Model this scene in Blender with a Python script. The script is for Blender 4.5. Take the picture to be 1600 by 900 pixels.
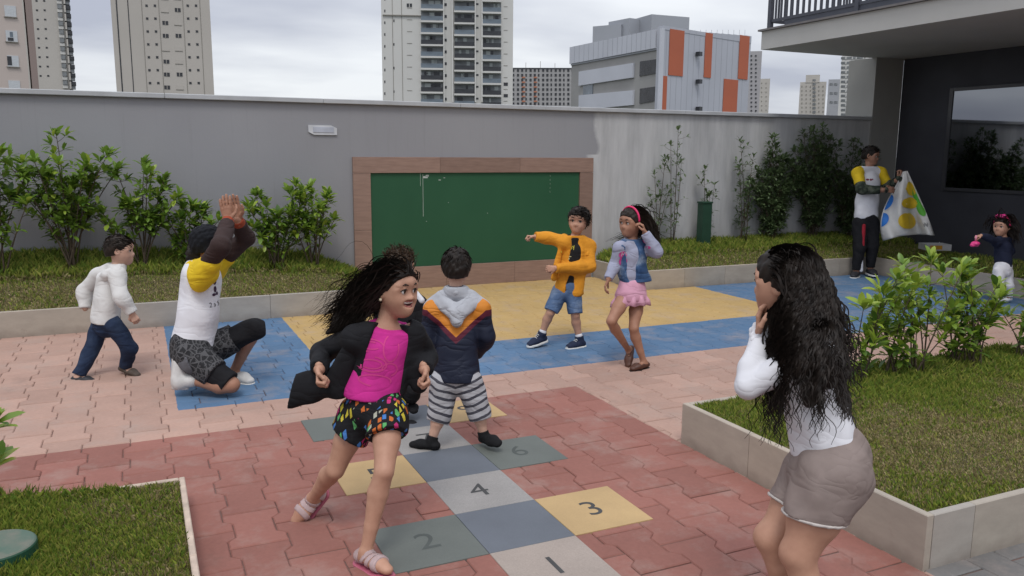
import bpy, bmesh, math, random
import numpy as np
from math import radians, sin, cos, pi, sqrt, atan2
from mathutils import Vector, Matrix
from mathutils.bvhtree import BVHTree

for o in list(bpy.data.objects): bpy.data.objects.remove(o, do_unlink=True)
SC = bpy.context.scene
COL = SC.collection

# ------------------------------------------------------------------ camera
CAM_LOC = np.array([-1.2205, -2.4676, 1.6240])
FPX = 1275.59                       # focal length in pixels of a 1600 wide frame
def cam_axes(pitch, roll, yaw):
    fw = np.array([sin(yaw)*cos(pitch), cos(yaw)*cos(pitch), -sin(pitch)])
    rt = np.array([cos(yaw), -sin(yaw), 0.0]); up = np.cross(rt, fw)
    c, s = cos(roll), sin(roll)
    return c*rt+s*up, -s*rt+c*up, fw
CR, CU, CF = cam_axes(radians(9.4478), radians(0.396), radians(24.6074))
cam = bpy.data.cameras.new('camera'); cam.sensor_width = 36.0; cam.lens = 36.0*FPX/1600.0
cam.clip_start = 0.05; cam.clip_end = 6000
camo = bpy.data.objects.new('camera', cam); COL.objects.link(camo)
M = Matrix.Identity(4)
for i in range(3):
    M[i][0] = CR[i]; M[i][1] = CU[i]; M[i][2] = -CF[i]; M[i][3] = CAM_LOC[i]
camo.matrix_world = M
SC.camera = camo

# ------------------------------------------------------------------ sky, sun, exposure
SUN_EL, SUN_AZ = radians(62), radians(205)      # azimuth clockwise from +Y
w = bpy.data.worlds.new('World'); SC.world = w; w.use_nodes = True
nt = w.node_tree; nt.nodes.clear()
def wn(t, **k):
    n = nt.nodes.new(t)
    for a, v in k.items(): setattr(n, a, v)
    return n
out = wn('ShaderNodeOutputWorld'); bg = wn('ShaderNodeBackground'); bg.inputs[1].default_value = 0.1
sky = wn('ShaderNodeTexSky', sky_type='NISHITA', sun_disc=False, sun_elevation=SUN_EL, sun_rotation=SUN_AZ)
tc = wn('ShaderNodeTexCoord'); sep = wn('ShaderNodeSeparateXYZ')
nt.links.new(tc.outputs['Generated'], sep.inputs[0])
# a closed cloud deck: directions flattened onto a plane overhead, brighter towards the zenith as under any overcast
def wm(op, a, b=None, clamp=False):
    n = wn('ShaderNodeMath', operation=op, use_clamp=clamp)
    for i, v in enumerate((a, b)):
        if v is None: continue
        if isinstance(v, (int, float)): n.inputs[i].default_value = v
        else: nt.links.new(v, n.inputs[i])
    return n.outputs[0]
zc = wm('MAXIMUM', sep.outputs[2], 0.0)
den = wm('ADD', zc, 0.16)
cx_ = wm('DIVIDE', sep.outputs[0], den); cy_ = wm('DIVIDE', sep.outputs[1], den)
comb = wn('ShaderNodeCombineXYZ'); nt.links.new(cx_, comb.inputs[0]); nt.links.new(cy_, comb.inputs[1])
mp = wn('ShaderNodeMapping'); mp.inputs['Location'].default_value = (3.1, 1.7, 0); mp.inputs['Scale'].default_value = (0.55, 0.8, 1)
nt.links.new(comb.outputs[0], mp.inputs[0])
noi = wn('ShaderNodeTexNoise'); noi.inputs['Scale'].default_value = 0.9; noi.inputs['Detail'].default_value = 5; noi.inputs['Roughness'].default_value = 0.5
nt.links.new(mp.outputs[0], noi.inputs['Vector'])
ramp = wn('ShaderNodeValToRGB')
e = ramp.color_ramp.elements
e[0].position = 0.38; e[0].color = (4.1, 4.3, 5.1, 1)
e[1].position = 0.66; e[1].color = (7.9, 8.1, 8.4, 1)
nt.links.new(noi.outputs[0], ramp.inputs[0])
grad = wm('ADD', wm('ADD', wm('MULTIPLY', zc, 1.25), 0.80), wm('MULTIPLY', wm('POWER', wm('SUBTRACT', 1.0, zc), 9.0), 0.22))
vm = wn('ShaderNodeVectorMath', operation='SCALE'); nt.links.new(ramp.outputs[0], vm.inputs[0]); nt.links.new(grad, vm.inputs['Scale'])
mixs = wn('ShaderNodeMix', data_type='RGBA'); mixs.inputs[0].default_value = 0.9
nt.links.new(sky.outputs[0], mixs.inputs[6]); nt.links.new(vm.outputs[0], mixs.inputs[7])
nt.links.new(mixs.outputs[2], bg.inputs[0]); nt.links.new(bg.outputs[0], out.inputs[0])

sl = bpy.data.lights.new('sun', 'SUN'); sl.energy = 1.2; sl.angle = radians(18); sl.color = (1.0, 0.97, 0.92)
so = bpy.data.objects.new('sun', sl); COL.objects.link(so)
sd = Vector((sin(SUN_AZ)*cos(SUN_EL), cos(SUN_AZ)*cos(SUN_EL), sin(SUN_EL)))
so.rotation_euler = (-sd).to_track_quat('-Z', 'Y').to_euler(); so.location = (0, 0, 30)
vs = SC.view_settings
vs.view_transform = 'Standard'; vs.look = 'None'; vs.gamma = 1.0; vs.use_curve_mapping = False
vs.exposure = 0.22

# ------------------------------------------------------------------ helpers: points, objects
def V(*a): return np.array(a, float)
def unit(v):
    v = np.asarray(v, float); return v/(np.linalg.norm(v)+1e-12)
def ray(px, py): return CF + CR*(px-800)/FPX + CU*(450-py)/FPX
def at(px, py, dep): return CAM_LOC + ray(px, py)*dep          # point seen at a pixel, so many metres in front of the lens
def on_z(px, py, z=0.0):
    d = ray(px, py); return CAM_LOC + d*((z-CAM_LOC[2])/d[2])
def on_y(px, py, y):
    d = ray(px, py); return CAM_LOC + d*((y-CAM_LOC[1])/d[1])
def depth_of(p): return float((np.asarray(p)-CAM_LOC) @ CF)
RH = unit(V(CR[0], CR[1], 0)); TOC = unit(V(-CF[0], -CF[1], 0)); UPZ = V(0, 0, 1)   # image right, towards the lens, up

def tag(o, label=None, cat=None, group=None, kind=None):
    if label: o['label'] = label
    if cat: o['category'] = cat
    if group: o['group'] = group
    if kind: o['kind'] = kind
    return o
def mesh_np(name, v, f, mats=(), smooth=True):
    """mesh from numpy verts and an (n,k) face array or a list of faces"""
    me = bpy.data.meshes.new(name)
    v = np.asarray(v, np.float32)
    if isinstance(f, np.ndarray):
        n, k = f.shape
        me.vertices.add(len(v)); me.vertices.foreach_set('co', v.ravel())
        me.loops.add(n*k); me.loops.foreach_set('vertex_index', f.astype(np.int32).ravel())
        me.polygons.add(n); me.polygons.foreach_set('loop_start', np.arange(0, n*k, k, dtype=np.int32))
        me.polygons.foreach_set('loop_total', np.full(n, k, np.int32))
        me.update(calc_edges=True); me.validate()
    else:
        me.from_pydata([tuple(p) for p in v], [], f); me.update()
    if smooth: me.polygons.foreach_set('use_smooth', np.ones(len(me.polygons), bool))
    for m in (mats if isinstance(mats, (list, tuple)) else [mats]): me.materials.append(m)
    return me
def link(name, me, parent=None, loc=None):
    o = bpy.data.objects.new(name, me); COL.objects.link(o)
    if parent is not None: o.parent = parent
    if loc is not None: o.location = tuple(loc)
    return o
def empty(name, loc, rz=0.0):
    o = bpy.data.objects.new(name, None); o.empty_display_size = 0.1; COL.objects.link(o)
    o.location = tuple(loc); o.rotation_euler = (0, 0, rz); return o
class MB:
    """collects verts and faces of several shapes into one mesh"""
    def __init__(s): s.v = []; s.f = []
    def add(s, v, f):
        b = len(s.v); s.v += [tuple(p) for p in v]; s.f += [tuple(i+b for i in q) for q in f]; return s
    def box(s, x0, x1, y0, y1, z0, z1, bev=0.0):
        if bev <= 0:
            v = [(x, y, z) for z in (z0, z1) for y in (y0, y1) for x in (x0, x1)]
            return s.add(v, [(0,2,3,1),(4,5,7,6),(0,1,5,4),(2,6,7,3),(0,4,6,2),(1,3,7,5)])
        b = bev
        def ring(z, i): return [(x0+i, y0+i, z), (x1-i, y0+i, z), (x1-i, y1-i, z), (x0+i, y1-i, z)]
        rs = [ring(z0, b), ring(z0+b, 0), ring(z1-b, 0), ring(z1, b)]
        v = [p for r in rs for p in r]; f = [(3,2,1,0), (12,13,14,15)]
        for k in range(3):
            for i in range(4):
                j = (i+1) % 4; f.append((4*k+i, 4*k+j, 4*k+4+j, 4*k+4+i))
        return s.add(v, f)
    def obox(s, c, ax, half):
        """box with unit axes ax (3x3 rows) and half sizes"""
        c = np.asarray(c); A = [np.asarray(a)*h for a, h in zip(ax, half)]
        v = [c+sx*A[0]+sy*A[1]+sz*A[2] for sz in (-1, 1) for sy in (-1, 1) for sx in (-1, 1)]
        return s.add(v, [(0,2,3,1),(4,5,7,6),(0,1,5,4),(2,6,7,3),(0,4,6,2),(1,3,7,5)])
    def tube(s, pts, rad, n=6, cap=True):
        pts = [np.asarray(p, float) for p in pts]; b = len(s.v); m = len(pts)
        ref = None
        for i, p in enumerate(pts):
            t = unit(pts[min(i+1, m-1)]-pts[max(i-1, 0)])
            if ref is None: ref = unit(np.cross(t, V(0.3, 0.5, 0.81)))
            u = unit(ref - t*(ref@t)); ref = u; q = np.cross(t, u)
            r = rad[i] if hasattr(rad, '__len__') else rad
            for k in range(n):
                a = 2*pi*k/n; s.v.append(tuple(p+r*(cos(a)*u+sin(a)*q)))
        for i in range(m-1):
            for k in range(n):
                j = (k+1) % n; s.f.append((b+i*n+k, b+i*n+j, b+(i+1)*n+j, b+(i+1)*n+k))
        if cap:
            s.f.append(tuple(b+k for k in range(n))[::-1]); s.f.append(tuple(b+(m-1)*n+k for k in range(n)))
        return s
    def lathe(s, c, prof, n=24):
        b = len(s.v); m = len(prof)
        for r, z in prof:
            for k in range(n):
                a = 2*pi*k/n; s.v.append((c[0]+r*cos(a), c[1]+r*sin(a), c[2]+z))
        for i in range(m-1):
            for k in range(n):
                j = (k+1) % n; s.f.append((b+i*n+k, b+i*n+j, b+(i+1)*n+j, b+(i+1)*n+k))
        s.f.append(tuple(b+k for k in range(n))[::-1]); s.f.append(tuple(b+(m-1)*n+k for k in range(n)))
        return s
    def build(s, name, mat, parent=None, loc=None, smooth=False):
        return link(name, mesh_np(name, s.v, s.f, mat, smooth), parent, loc)

# ------------------------------------------------------------------ helpers: materials
def new_mat(name):
    m = bpy.data.materials.new(name); m.use_nodes = True
    return m, m.node_tree, m.node_tree.nodes['Principled BSDF']
class NG:
    def __init__(s, tree): s.t = tree
    def n(s, typ, **k):
        nd = s.t.nodes.new(typ)
        for a, v in k.items(): setattr(nd, a, v)
        return nd
    def _in(s, sock, v):
        if isinstance(v, bpy.types.NodeSocket): s.t.links.new(v, sock)
        elif v is not None: sock.default_value = v
    def math(s, op, a, b=None, clamp=False):
        nd = s.n('ShaderNodeMath', operation=op, use_clamp=clamp); s._in(nd.inputs[0], a)
        if b is not None: s._in(nd.inputs[1], b)
        return nd.outputs[0]
    def mix(s, fac, a, b, blend='MIX'):
        nd = s.n('ShaderNodeMix', data_type='RGBA', blend_type=blend); s._in(nd.inputs[0], fac)
        s._in(nd.inputs[6], a if isinstance(a, bpy.types.NodeSocket) else (*a, 1)[:4])
        s._in(nd.inputs[7], b if isinstance(b, bpy.types.NodeSocket) else (*b, 1)[:4])
        return nd.outputs[2]
    def noise(s, vec, scale, detail=3, rough=0.55):
        nd = s.n('ShaderNodeTexNoise'); s._in(nd.inputs['Vector'], vec); nd.inputs['Scale'].default_value = scale
        nd.inputs['Detail'].default_value = detail; nd.inputs['Roughness'].default_value = rough
        return nd.outputs[0]
    def map(s, vec, scale=(1, 1, 1), loc=(0, 0, 0), rot=(0, 0, 0)):
        nd = s.n('ShaderNodeMapping'); s._in(nd.inputs[0], vec); nd.inputs['Scale'].default_value = scale
        nd.inputs['Location'].default_value = loc; nd.inputs['Rotation'].default_value = rot; return nd.outputs[0]
    def ramp(s, fac, stops, interp='LINEAR'):
        nd = s.n('ShaderNodeValToRGB'); s._in(nd.inputs[0], fac); cr = nd.color_ramp; cr.interpolation = interp
        while len(cr.elements) < len(stops): cr.elements.new(0.5)
        for e, (p, c) in zip(cr.elements, stops): e.position = p; e.color = (*c, 1)[:4] if hasattr(c, '__len__') else (c, c, c, 1)
        return nd.outputs[0]
    def bump(s, h, strength=0.3, dist=0.01):
        nd = s.n('ShaderNodeBump'); s._in(nd.inputs['Height'], h); nd.inputs['Strength'].default_value = strength
        nd.inputs['Distance'].default_value = dist; return nd.outputs[0]
    def obj(s): return s.n('ShaderNodeTexCoord').outputs['Object']
    def pos(s): return s.n('ShaderNodeNewGeometry').outputs['Position']
    def xyz(s, v):
        nd = s.n('ShaderNodeSeparateXYZ'); s._in(nd.inputs[0], v); return nd.outputs
    def dot(s, v, n):
        nd = s.n('ShaderNodeVectorMath', operation='DOT_PRODUCT'); s._in(nd.inputs[0], v); nd.inputs[1].default_value = tuple(n)
        return nd.outputs['Value']
_simple = {}
def plain(name, col, rough=0.6, metal=0.0, var=0.12, scale=8.0, bump=0.0, bscale=60.0, spec=0.4, bdist=0.005):
    """painted or moulded surface: a little mottling and fine relief"""
    if name in _simple: return _simple[name]
    m, t, b = new_mat(name); g = NG(t); ob = g.obj()
    nz = g.noise(ob, scale, 4)
    lo = tuple(c*(1-var) for c in col); hi = tuple(min(1, c*(1+var)) for c in col)
    t.links.new(g.ramp(nz, [(0.3, lo), (0.7, hi)]), b.inputs['Base Color'])
    b.inputs['Roughness'].default_value = rough; b.inputs['Metallic'].default_value = metal
    b.inputs['Specular IOR Level'].default_value = spec
    if bump > 0: t.links.new(g.bump(g.noise(ob, bscale, 3), bump, bdist), b.inputs['Normal'])
    _simple[name] = m; return m
def cloth(name, col, var=0.10, rough=0.85, fold=0.5):
    """woven cloth: soft folds in the relief, fine weave"""
    if name in _simple: return _simple[name]
    m, t, b = new_mat(name); g = NG(t); ob = g.obj()
    nz = g.noise(ob, 14, 4)
    lo = tuple(c*(1-var) for c in col); hi = tuple(min(1, c*(1+var)) for c in col)
    t.links.new(g.ramp(nz, [(0.3, lo), (0.7, hi)]), b.inputs['Base Color'])
    cloth_finish(g, b, ob, fold, rough); _simple[name] = m; return m
def cloth_finish(g, b, ob, fold=0.5, rough=0.85):
    nn = g.n('ShaderNodeTexNoise'); g._in(nn.inputs['Vector'], g.map(ob, (0.8, 0.8, 2.0), rot=(0.5, 0.4, 0.2))); nn.inputs['Scale'].default_value = 5.5
    nn.inputs['Detail'].default_value = 2; nn.inputs['Roughness'].default_value = 0.45; nn.inputs['Distortion'].default_value = 0.9
    f1 = g.math('ADD', g.math('POWER', g.math('ABSOLUTE', g.math('SUBTRACT', g.math('MULTIPLY', nn.outputs[0], 2.0), 1.0)), 0.6), g.math('MULTIPLY', g.noise(ob, 9, 2), 0.35))
    f2 = g.noise(ob, 260, 2)
    h = g.math('ADD', f1, g.math('MULTIPLY', f2, 0.04))
    g.t.links.new(g.bump(h, fold*0.60, 0.024), b.inputs['Normal'])
    b.inputs['Roughness'].default_value = rough; b.inputs['Specular IOR Level'].default_value = 0.25
# ================================================================== the setting
rng = random.Random(7); nr = np.random.default_rng(11)
WALL_Y = 6.85
# ---- far ground, down below the podium deck
m_far = plain('far_ground', (0.10, 0.11, 0.09), 0.95, var=0.3, scale=0.02)
tag(MB().box(-3000, 3000, -3000, 3000, -14.2, -14.0).build('ground', m_far), kind='structure')

# ---- paving: one field of dog-bone pavers, painted in zones
def paving_material():
    m, t, b = new_mat('painted_pavers'); g = NG(t); p = g.pos(); x, y, z = g.xyz(p)
    def gt(a, v): return g.math('GREATER_THAN', a, v)
    def lt(a, v): return g.math('LESS_THAN', a, v)
    def both(*q):
        r = q[0]
        for k in q[1:]: r = g.math('MULTIPLY', r, k)
        return r
    wob = g.math('MULTIPLY', g.math('SUBTRACT', g.noise(p, 9, 3), 0.5), 0.02)
    xw = g.math('ADD', x, wob); yw = g.math('ADD', y, wob)
    red = both(lt(xw, 1.51), lt(yw, 2.40))
    grey = both(gt(xw, 1.52), lt(yw, -0.40))
    blue = both(gt(xw, -1.07), gt(yw, 2.91))
    yel = both(gt(xw, 0.0), lt(xw, 4.98), gt(yw, 3.90))
    c = g.mix(red, (0.40, 0.258, 0.205), (0.268, 0.116, 0.092))
    c = g.mix(blue, c, (0.090, 0.165, 0.272))
    c = g.mix(yel, c, (0.46, 0.31, 0.125))
    c = g.mix(grey, c, (0.16, 0.155, 0.15))
    oi = g.n('ShaderNodeObjectInfo').outputs['Random']
    v1 = g.noise(p, 1.3, 4); v2 = g.noise(p, 45, 4, 0.65); v3 = g.noise(p, 6, 4)
    k = g.math('ADD', g.math('MULTIPLY', v1, 0.34), g.math('MULTIPLY', v2, 0.30))
    k = g.math('ADD', k, g.math('MULTIPLY', oi, 0.20)); k = g.math('ADD', k, g.math('MULTIPLY', v3, 0.24)); k = g.math('ADD', k, 0.47)
    vmn = g.n('ShaderNodeVectorMath', operation='SCALE'); t.links.new(c, vmn.inputs[0]); t.links.new(k, vmn.inputs['Scale'])
    worn = g.math('MULTIPLY', g.ramp(g.noise(p, 3.2, 6, 0.7), [(0.50, 0.0), (0.70, 1.0)]), 0.42)
    spl = g.math('MULTIPLY', g.ramp(g.noise(p, 2.1, 5, 0.7), [(0.60, 0.0), (0.70, 1.0)]), 0.22)
    t.links.new(g.mix(spl, g.mix(worn, vmn.outputs[0], (0.36, 0.29, 0.25)), (0.13, 0.09, 0.075)), b.inputs['Base Color'])
    b.inputs['Roughness'].default_value = 0.82; b.inputs['Specular IOR Level'].default_value = 0.3
    t.links.new(g.bump(v2, 0.25, 0.004), b.inputs['Normal']); return m
m_pave = paving_material()
def joint_material():
    m, t, b = new_mat('paver_joint_sand'); g = NG(t); p = g.pos(); x, y, z = g.xyz(p)
    n = g.noise(p, 30, 4)
    t.links.new(g.ramp(n, [(0.3, (0.115, 0.066, 0.056)), (0.7, (0.18, 0.115, 0.095))]), b.inputs['Base Color']); b.inputs['Roughness'].default_value = 0.95
    return m
pavement = tag(MB().box(-9, 16, -6, WALL_Y, -0.30, -0.0075).build('pavement', joint_material()), kind='structure')

PX, PY = 0.2063, 0.342
def paver_outline():
    """one dog-bone block: straight ends at y=+-PY/2, pinched at the waist"""
    a = 0.018; h = PX/2
    prof = [(-PY/2, h+a), (-PY/2+0.070, h+a), (-PY/2+0.104, h-a), (0.067, h-a), (PY/2-0.070, h+a), (PY/2, h+a)]
    prof[3] = (PY/2-0.104, h-a)
    r = [(x, y) for y, x in prof]; l = [(-x, y) for y, x in prof[::-1]]
    return r+l
OUT = paver_outline()
def inset(poly, d):
    n = len(poly); res = []
    for i in range(n):
        p0, p1, p2 = (np.array(poly[(i+k) % n]) for k in (-1, 0, 1))
        e1 = unit(p1-p0); e2 = unit(p2-p1); n1 = np.array([-e1[1], e1[0]]); n2 = np.array([-e2[1], e2[0]])
        b = n1+n2; b = b/(1+n1@n2); res.append(tuple(p1+b*d))
    return res
def paver_data():
    r0 = [(x, y*.985) for x, y in inset(OUT, 0.0016)]; r1 = [(x, y*.978) for x, y in inset(OUT, 0.0066)]; n = len(OUT)
    v = [(x, y, -0.03) for x, y in r0]+[(x, y, -0.0050) for x, y in r0]+[(x, y, 0.0) for x, y in r1]
    f = [tuple(range(2*n, 3*n))]
    for k in (0, 1):
        for i in range(n): j = (i+1) % n; f.append((k*n+i, k*n+j, k*n+n+j, k*n+n+i))
    return v, f
PV, PF = paver_data()
pav_me = mesh_np('paver', PV, PF, m_pave, False)
spots = []
for k in range(-26, 46):
    xc = 0.911+PX*(k+0.5); off = 1.384 + (PY/2 if k % 2 else 0.0)
    for j in range(-14, 18):
        yc = off+PY*(j+0.5)
        if not (-1.7 < yc < 6.95): continue
        if yc > 5.75 and not (0.9 < xc < 4.3): continue
        if yc < -1.0 and xc < -2: continue
        if 1.75 < xc and -0.2 < yc < 0.95: continue           # under the raised bed
        if xc < -1.35 and yc < 1.2: continue
        p = V(xc, yc, 0); dp = depth_of(p)
        if dp < 0.4: continue
        q = p-CAM_LOC; sx = 800+FPX*(q@CR)/dp; sy = 450-FPX*(q@CU)/dp
        if -150 < sx < 1750 and sy < 1050: spots.append((dp, xc, yc, 0 <= sx <= 1600 and sy <= 905))
spots.sort(key=lambda s: (not s[3], s[0]))
rest = MB()
for i, (dp, x, y, vis) in enumerate(spots):
    dz = rng.uniform(-0.0012, 0.0012)
    if i < 300:
        o = link('paver', pav_me, pavement, (x+rng.uniform(-.0008, .0008), y, dz)); o.rotation_euler = (rng.gauss(0, .003), rng.gauss(0, .003), rng.gauss(0, .002))
    else: rest.add([(a+x, b+y, c+dz) for a, b, c in PV], PF)
tag(rest.build('paver_field', m_pave, pavement), kind='stuff')

# ---- hopscotch court: square slabs with numerals
def slab_mat(name, col, speck=0.0):
    m, t, b = new_mat(name); g = NG(t); p = g.pos()
    n1 = g.noise(p, 3, 4); n2 = g.noise(p, 140, 3, 0.7)
    k = g.math('ADD', g.math('MULTIPLY', n1, 0.5), g.math('ADD', g.math('MULTIPLY', n2, 0.25+speck), 0.62-speck*0.5))
    vmn = g.n('ShaderNodeVectorMath', operation='SCALE'); vmn.inputs[0].default_value = col; t.links.new(k, vmn.inputs['Scale'])
    t.links.new(vmn.outputs[0], b.inputs['Base Color']); b.inputs['Roughness'].default_value = 0.75
    t.links.new(g.bump(n2, 0.15, 0.002), b.inputs['Normal']); return m
S_GREEN = slab_mat('slab_green_grey', (0.122, 0.135, 0.122)); S_BLUE = slab_mat('slab_blue_grey', (0.122, 0.136, 0.158))
S_YEL = slab_mat('slab_yellow', (0.46, 0.315, 0.150)); S_GREY = slab_mat('slab_light_grey', (0.285, 0.270, 0.255), 0.35)
S_BEIGE = slab_mat('slab_beige', (0.34, 0.285, 0.245), 0.25)
m_num = plain('numeral_paint', (0.055, 0.055, 0.055), 0.7)
m_num2 = plain('numeral_paint_faded', (0.075, 0.085, 0.08), 0.8)
def text_mesh(body, size):
    cu = bpy.data.curves.new('txt', 'FONT'); cu.body = body; cu.size = size; cu.align_x = 'CENTER'; cu.align_y = 'CENTER'; cu.resolution_u = 4
    ob = bpy.data.objects.new('txt', cu); COL.objects.link(ob)
    me = bpy.data.meshes.new_from_object(ob.evaluated_get(bpy.context.evaluated_depsgraph_get()))
    bpy.data.objects.remove(ob); return me
hop = tag(empty('hopscotch_court', (0, 0, 0)), 'hopscotch court of coloured numbered slabs set into the red paving', 'hopscotch')
for cxi, ry, mt, dig, dm in [(0, 0, S_BEIGE, '1', m_num), (-1, 1, S_GREEN, '2', m_num2), (0, 1, S_BLUE, '', None), (1, 1, S_YEL, '3', m_num),
                         (0, 2, S_GREY, '4', m_num), (-1, 3, S_YEL, '5', m_num), (0, 3, S_BLUE, '', None), (1, 3, S_GREEN, '6', m_num2),
                         (0, 4, S_GREY, '7', m_num), (-1, 5, S_GREEN, '8', m_num2), (0, 5, S_BLUE, '', None), (1, 5, S_YEL, '9', m_num)]:
    x0, y0 = cxi*0.4, ry*0.4
    s = MB().box(-0.199, 0.199, -0.199, 0.199, -0.03, 0.0045, 0.0015).build('slab', mt, hop, (x0+0.2, y0+0.2, 0))
    if dig:
        me = text_mesh(dig, 0.20); me.materials.clear(); me.materials.append(dm)
        link('numeral', me, s, (0.0, 0.0, 0.0053))

# ---- boundary wall with coping
def wall_material():
    m, t, b = new_mat('rendered_wall'); g = NG(t); p = g.pos(); x, y, z = g.xyz(p)
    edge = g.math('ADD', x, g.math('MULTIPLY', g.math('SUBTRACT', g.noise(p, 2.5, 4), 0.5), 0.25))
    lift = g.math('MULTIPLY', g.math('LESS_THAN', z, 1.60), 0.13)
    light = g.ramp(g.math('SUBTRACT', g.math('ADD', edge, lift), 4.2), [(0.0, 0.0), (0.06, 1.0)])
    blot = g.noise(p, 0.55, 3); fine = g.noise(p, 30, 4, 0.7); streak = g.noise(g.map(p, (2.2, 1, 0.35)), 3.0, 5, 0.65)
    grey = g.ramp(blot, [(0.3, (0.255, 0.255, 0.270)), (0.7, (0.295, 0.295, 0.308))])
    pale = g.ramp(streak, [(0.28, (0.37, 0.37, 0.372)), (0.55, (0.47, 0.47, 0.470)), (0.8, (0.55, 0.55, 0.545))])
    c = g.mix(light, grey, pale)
    drip = g.ramp(g.noise(g.map(p, (7, 1, 0.22)), 3.2, 4, 0.7), [(0.56, 0.0), (0.75, 1.0)])
    top = g.ramp(z, [(0.0, 0.0), (1.0, 1.0)])
    dm = g.math('MULTIPLY', drip, 0.16)
    c = g.mix(dm, c, (0.16, 0.155, 0.15))
    low = g.math('MULTIPLY', g.ramp(g.math('ADD', z, g.math('MULTIPLY', g.noise(p, 5, 4), 0.25)), [(0.42, 1.0), (0.75, 0.0)]), 0.35)
    c = g.mix(low, c, (0.19, 0.175, 0.15))
    t.links.new(c, b.inputs['Base Color']); b.inputs['Roughness'].default_value = 0.9
    t.links.new(g.bump(fine, 0.22, 0.006), b.inputs['Normal']); return m
m_wall = wall_material()
m_cope = plain('coping_stone', (0.42, 0.43, 0.44), 0.7, var=0.12, scale=3, bump=0.1)
wl = tag(empty('boundary_wall', (0, WALL_Y, 0)), 'long grey rendered boundary wall with pale coping behind the playground', 'wall')
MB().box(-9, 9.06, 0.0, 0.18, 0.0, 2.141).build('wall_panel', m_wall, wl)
xx = -9.0
while xx < 9.0:
    x1 = min(xx+1.62, 9.05)
    MB().box(xx+0.002, x1-0.002, -0.045, 0.225, 2.143, 2.195, 0.006).build('coping', m_cope, wl); xx = x1
# plaque
pq = MB(); P0 = [(0.55, 1.905), (0.80, 1.905), (0.865, 1.875), (0.865, 1.80), (0.61, 1.80), (0.55, 1.83)]
for yb in (0,):
    fr = [(x, -0.016, z) for x, z in P0]; bk = [(x, -0.001, z) for x, z in P0]
    pq.add(fr+bk, [(0,5,4,3,2,1)]+[(i, (i+1) % 6, (i+1) % 6+6, i+6) for i in range(6)])
po = tag(empty('wall_plaque', (0.7, WALL_Y, 1.85)), 'small pale plaque high on the grey wall left of the chalkboard', 'plaque')
pq.build('plate', plain('plate_plastic', (0.55, 0.56, 0.58), 0.4), po, (-0.7, 0, -1.85))
MB().box(0.60, 0.83, -0.021, -0.0165, 1.825, 1.885, 0.002).build('lens', plain('plate_panel', (0.42, 0.44, 0.50), 0.25), po, (-0.7, 0, -1.85))  # raised centre panel of the plaque, not a lamp lens

# ---- blackboard in its timber-look frame
def wood_material(name, c0, c1):
    m, t, b = new_mat(name); g = NG(t); p = g.obj(); oi = g.n('ShaderNodeObjectInfo').outputs['Random']
    n = g.noise(g.map(p, (1.2, 9, 9)), 4, 5, 0.6)
    c = g.ramp(n, [(0.3, c0), (0.7, c1)])
    k = g.math('ADD', g.math('MULTIPLY', oi, 0.3), 0.85)
    vmn = g.n('ShaderNodeVectorMath', operation='SCALE'); t.links.new(c, vmn.inputs[0]); t.links.new(k, vmn.inputs['Scale'])
    t.links.new(vmn.outputs[0], b.inputs['Base Color']); b.inputs['Roughness'].default_value = 0.6; return m
m_tile = wood_material('wood_look_tile', (0.205, 0.128, 0.098), (0.275, 0.178, 0.138))
bd = tag(empty('chalkboard', (2.6, WALL_Y, 0)), 'large green outdoor chalkboard framed in wood-look tiles on the wall', 'chalkboard')
def ftile(x0, x1, z0, z1):
    o = MB().box(-(x1-x0)/2+.0015, (x1-x0)/2-.0015, -0.035, -0.001, -(z1-z0)/2+.0015, (z1-z0)/2-.0015, 0.002)
    return o.build('frame_tile', m_tile, bd, ((x0+x1)/2-2.6, 0, (z0+z1)/2))
for i in range(3): ftile(1.03+i*1.05, min(1.03+(i+1)*1.05, 4.18), 1.375, 1.56)
for xa, xb in ((1.03, 1.235), (3.985, 4.18)):
    ftile(xa, xb, 0.72, 1.375); ftile(xa, xb, 0.0, 0.72)
for i in range(3): ftile(1.235+i*0.9167, 1.235+(i+1)*0.9167, 0.0, 0.262)
def board_material():
    m, t, b = new_mat('chalkboard_green'); g = NG(t); p = g.obj()
    n = g.noise(g.map(p, (1, 1, 0.6)), 1.2, 3); d = g.ramp(g.noise(p, 22, 5, 0.75), [(0.66, 0.0), (0.82, 1.0)])
    c = g.ramp(n, [(0.3, (0.018, 0.080, 0.038)), (0.7, (0.025, 0.098, 0.047))])
    t.links.new(g.mix(g.math('MULTIPLY', d, 0.05), c, (0.3, 0.34, 0.3)), b.inputs['Base Color']); b.inputs['Roughness'].default_value = 0.55
    b.inputs['Specular IOR Level'].default_value = 0.3; return m
MB().box(-1.364, 1.384, -0.012, -0.002, 0.263, 1.374).build('board', board_material(), bd)
m_chalk = plain('chalk', (0.45, 0.50, 0.46), 0.95)
def chalk(x0, x1, z0, z1): MB().box(x0, x1, -0.0145, -0.0128, z0, z1).build('chalk_mark', m_chalk, bd)
chalk(-0.732, -0.728, 0.86, 1.36); chalk(-0.762, -0.759, 1.22, 1.37)
for x, z, a, h in [(-0.70, 1.325, .03, .012), (-0.675, 1.342, .02, .01), (-.52, 1.29, .014, .004), (-.46, 1.315, .01, .003), (-.41, 1.02, .004, .003), (.10, .88, .004, .004), (-.69, .80, .005, .003)]: chalk(x-a, x+a, z-h, z+h)
for z0 in np.arange(1.12, 1.34, 0.05): chalk(0.962, 0.964, z0, z0+.02)

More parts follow.
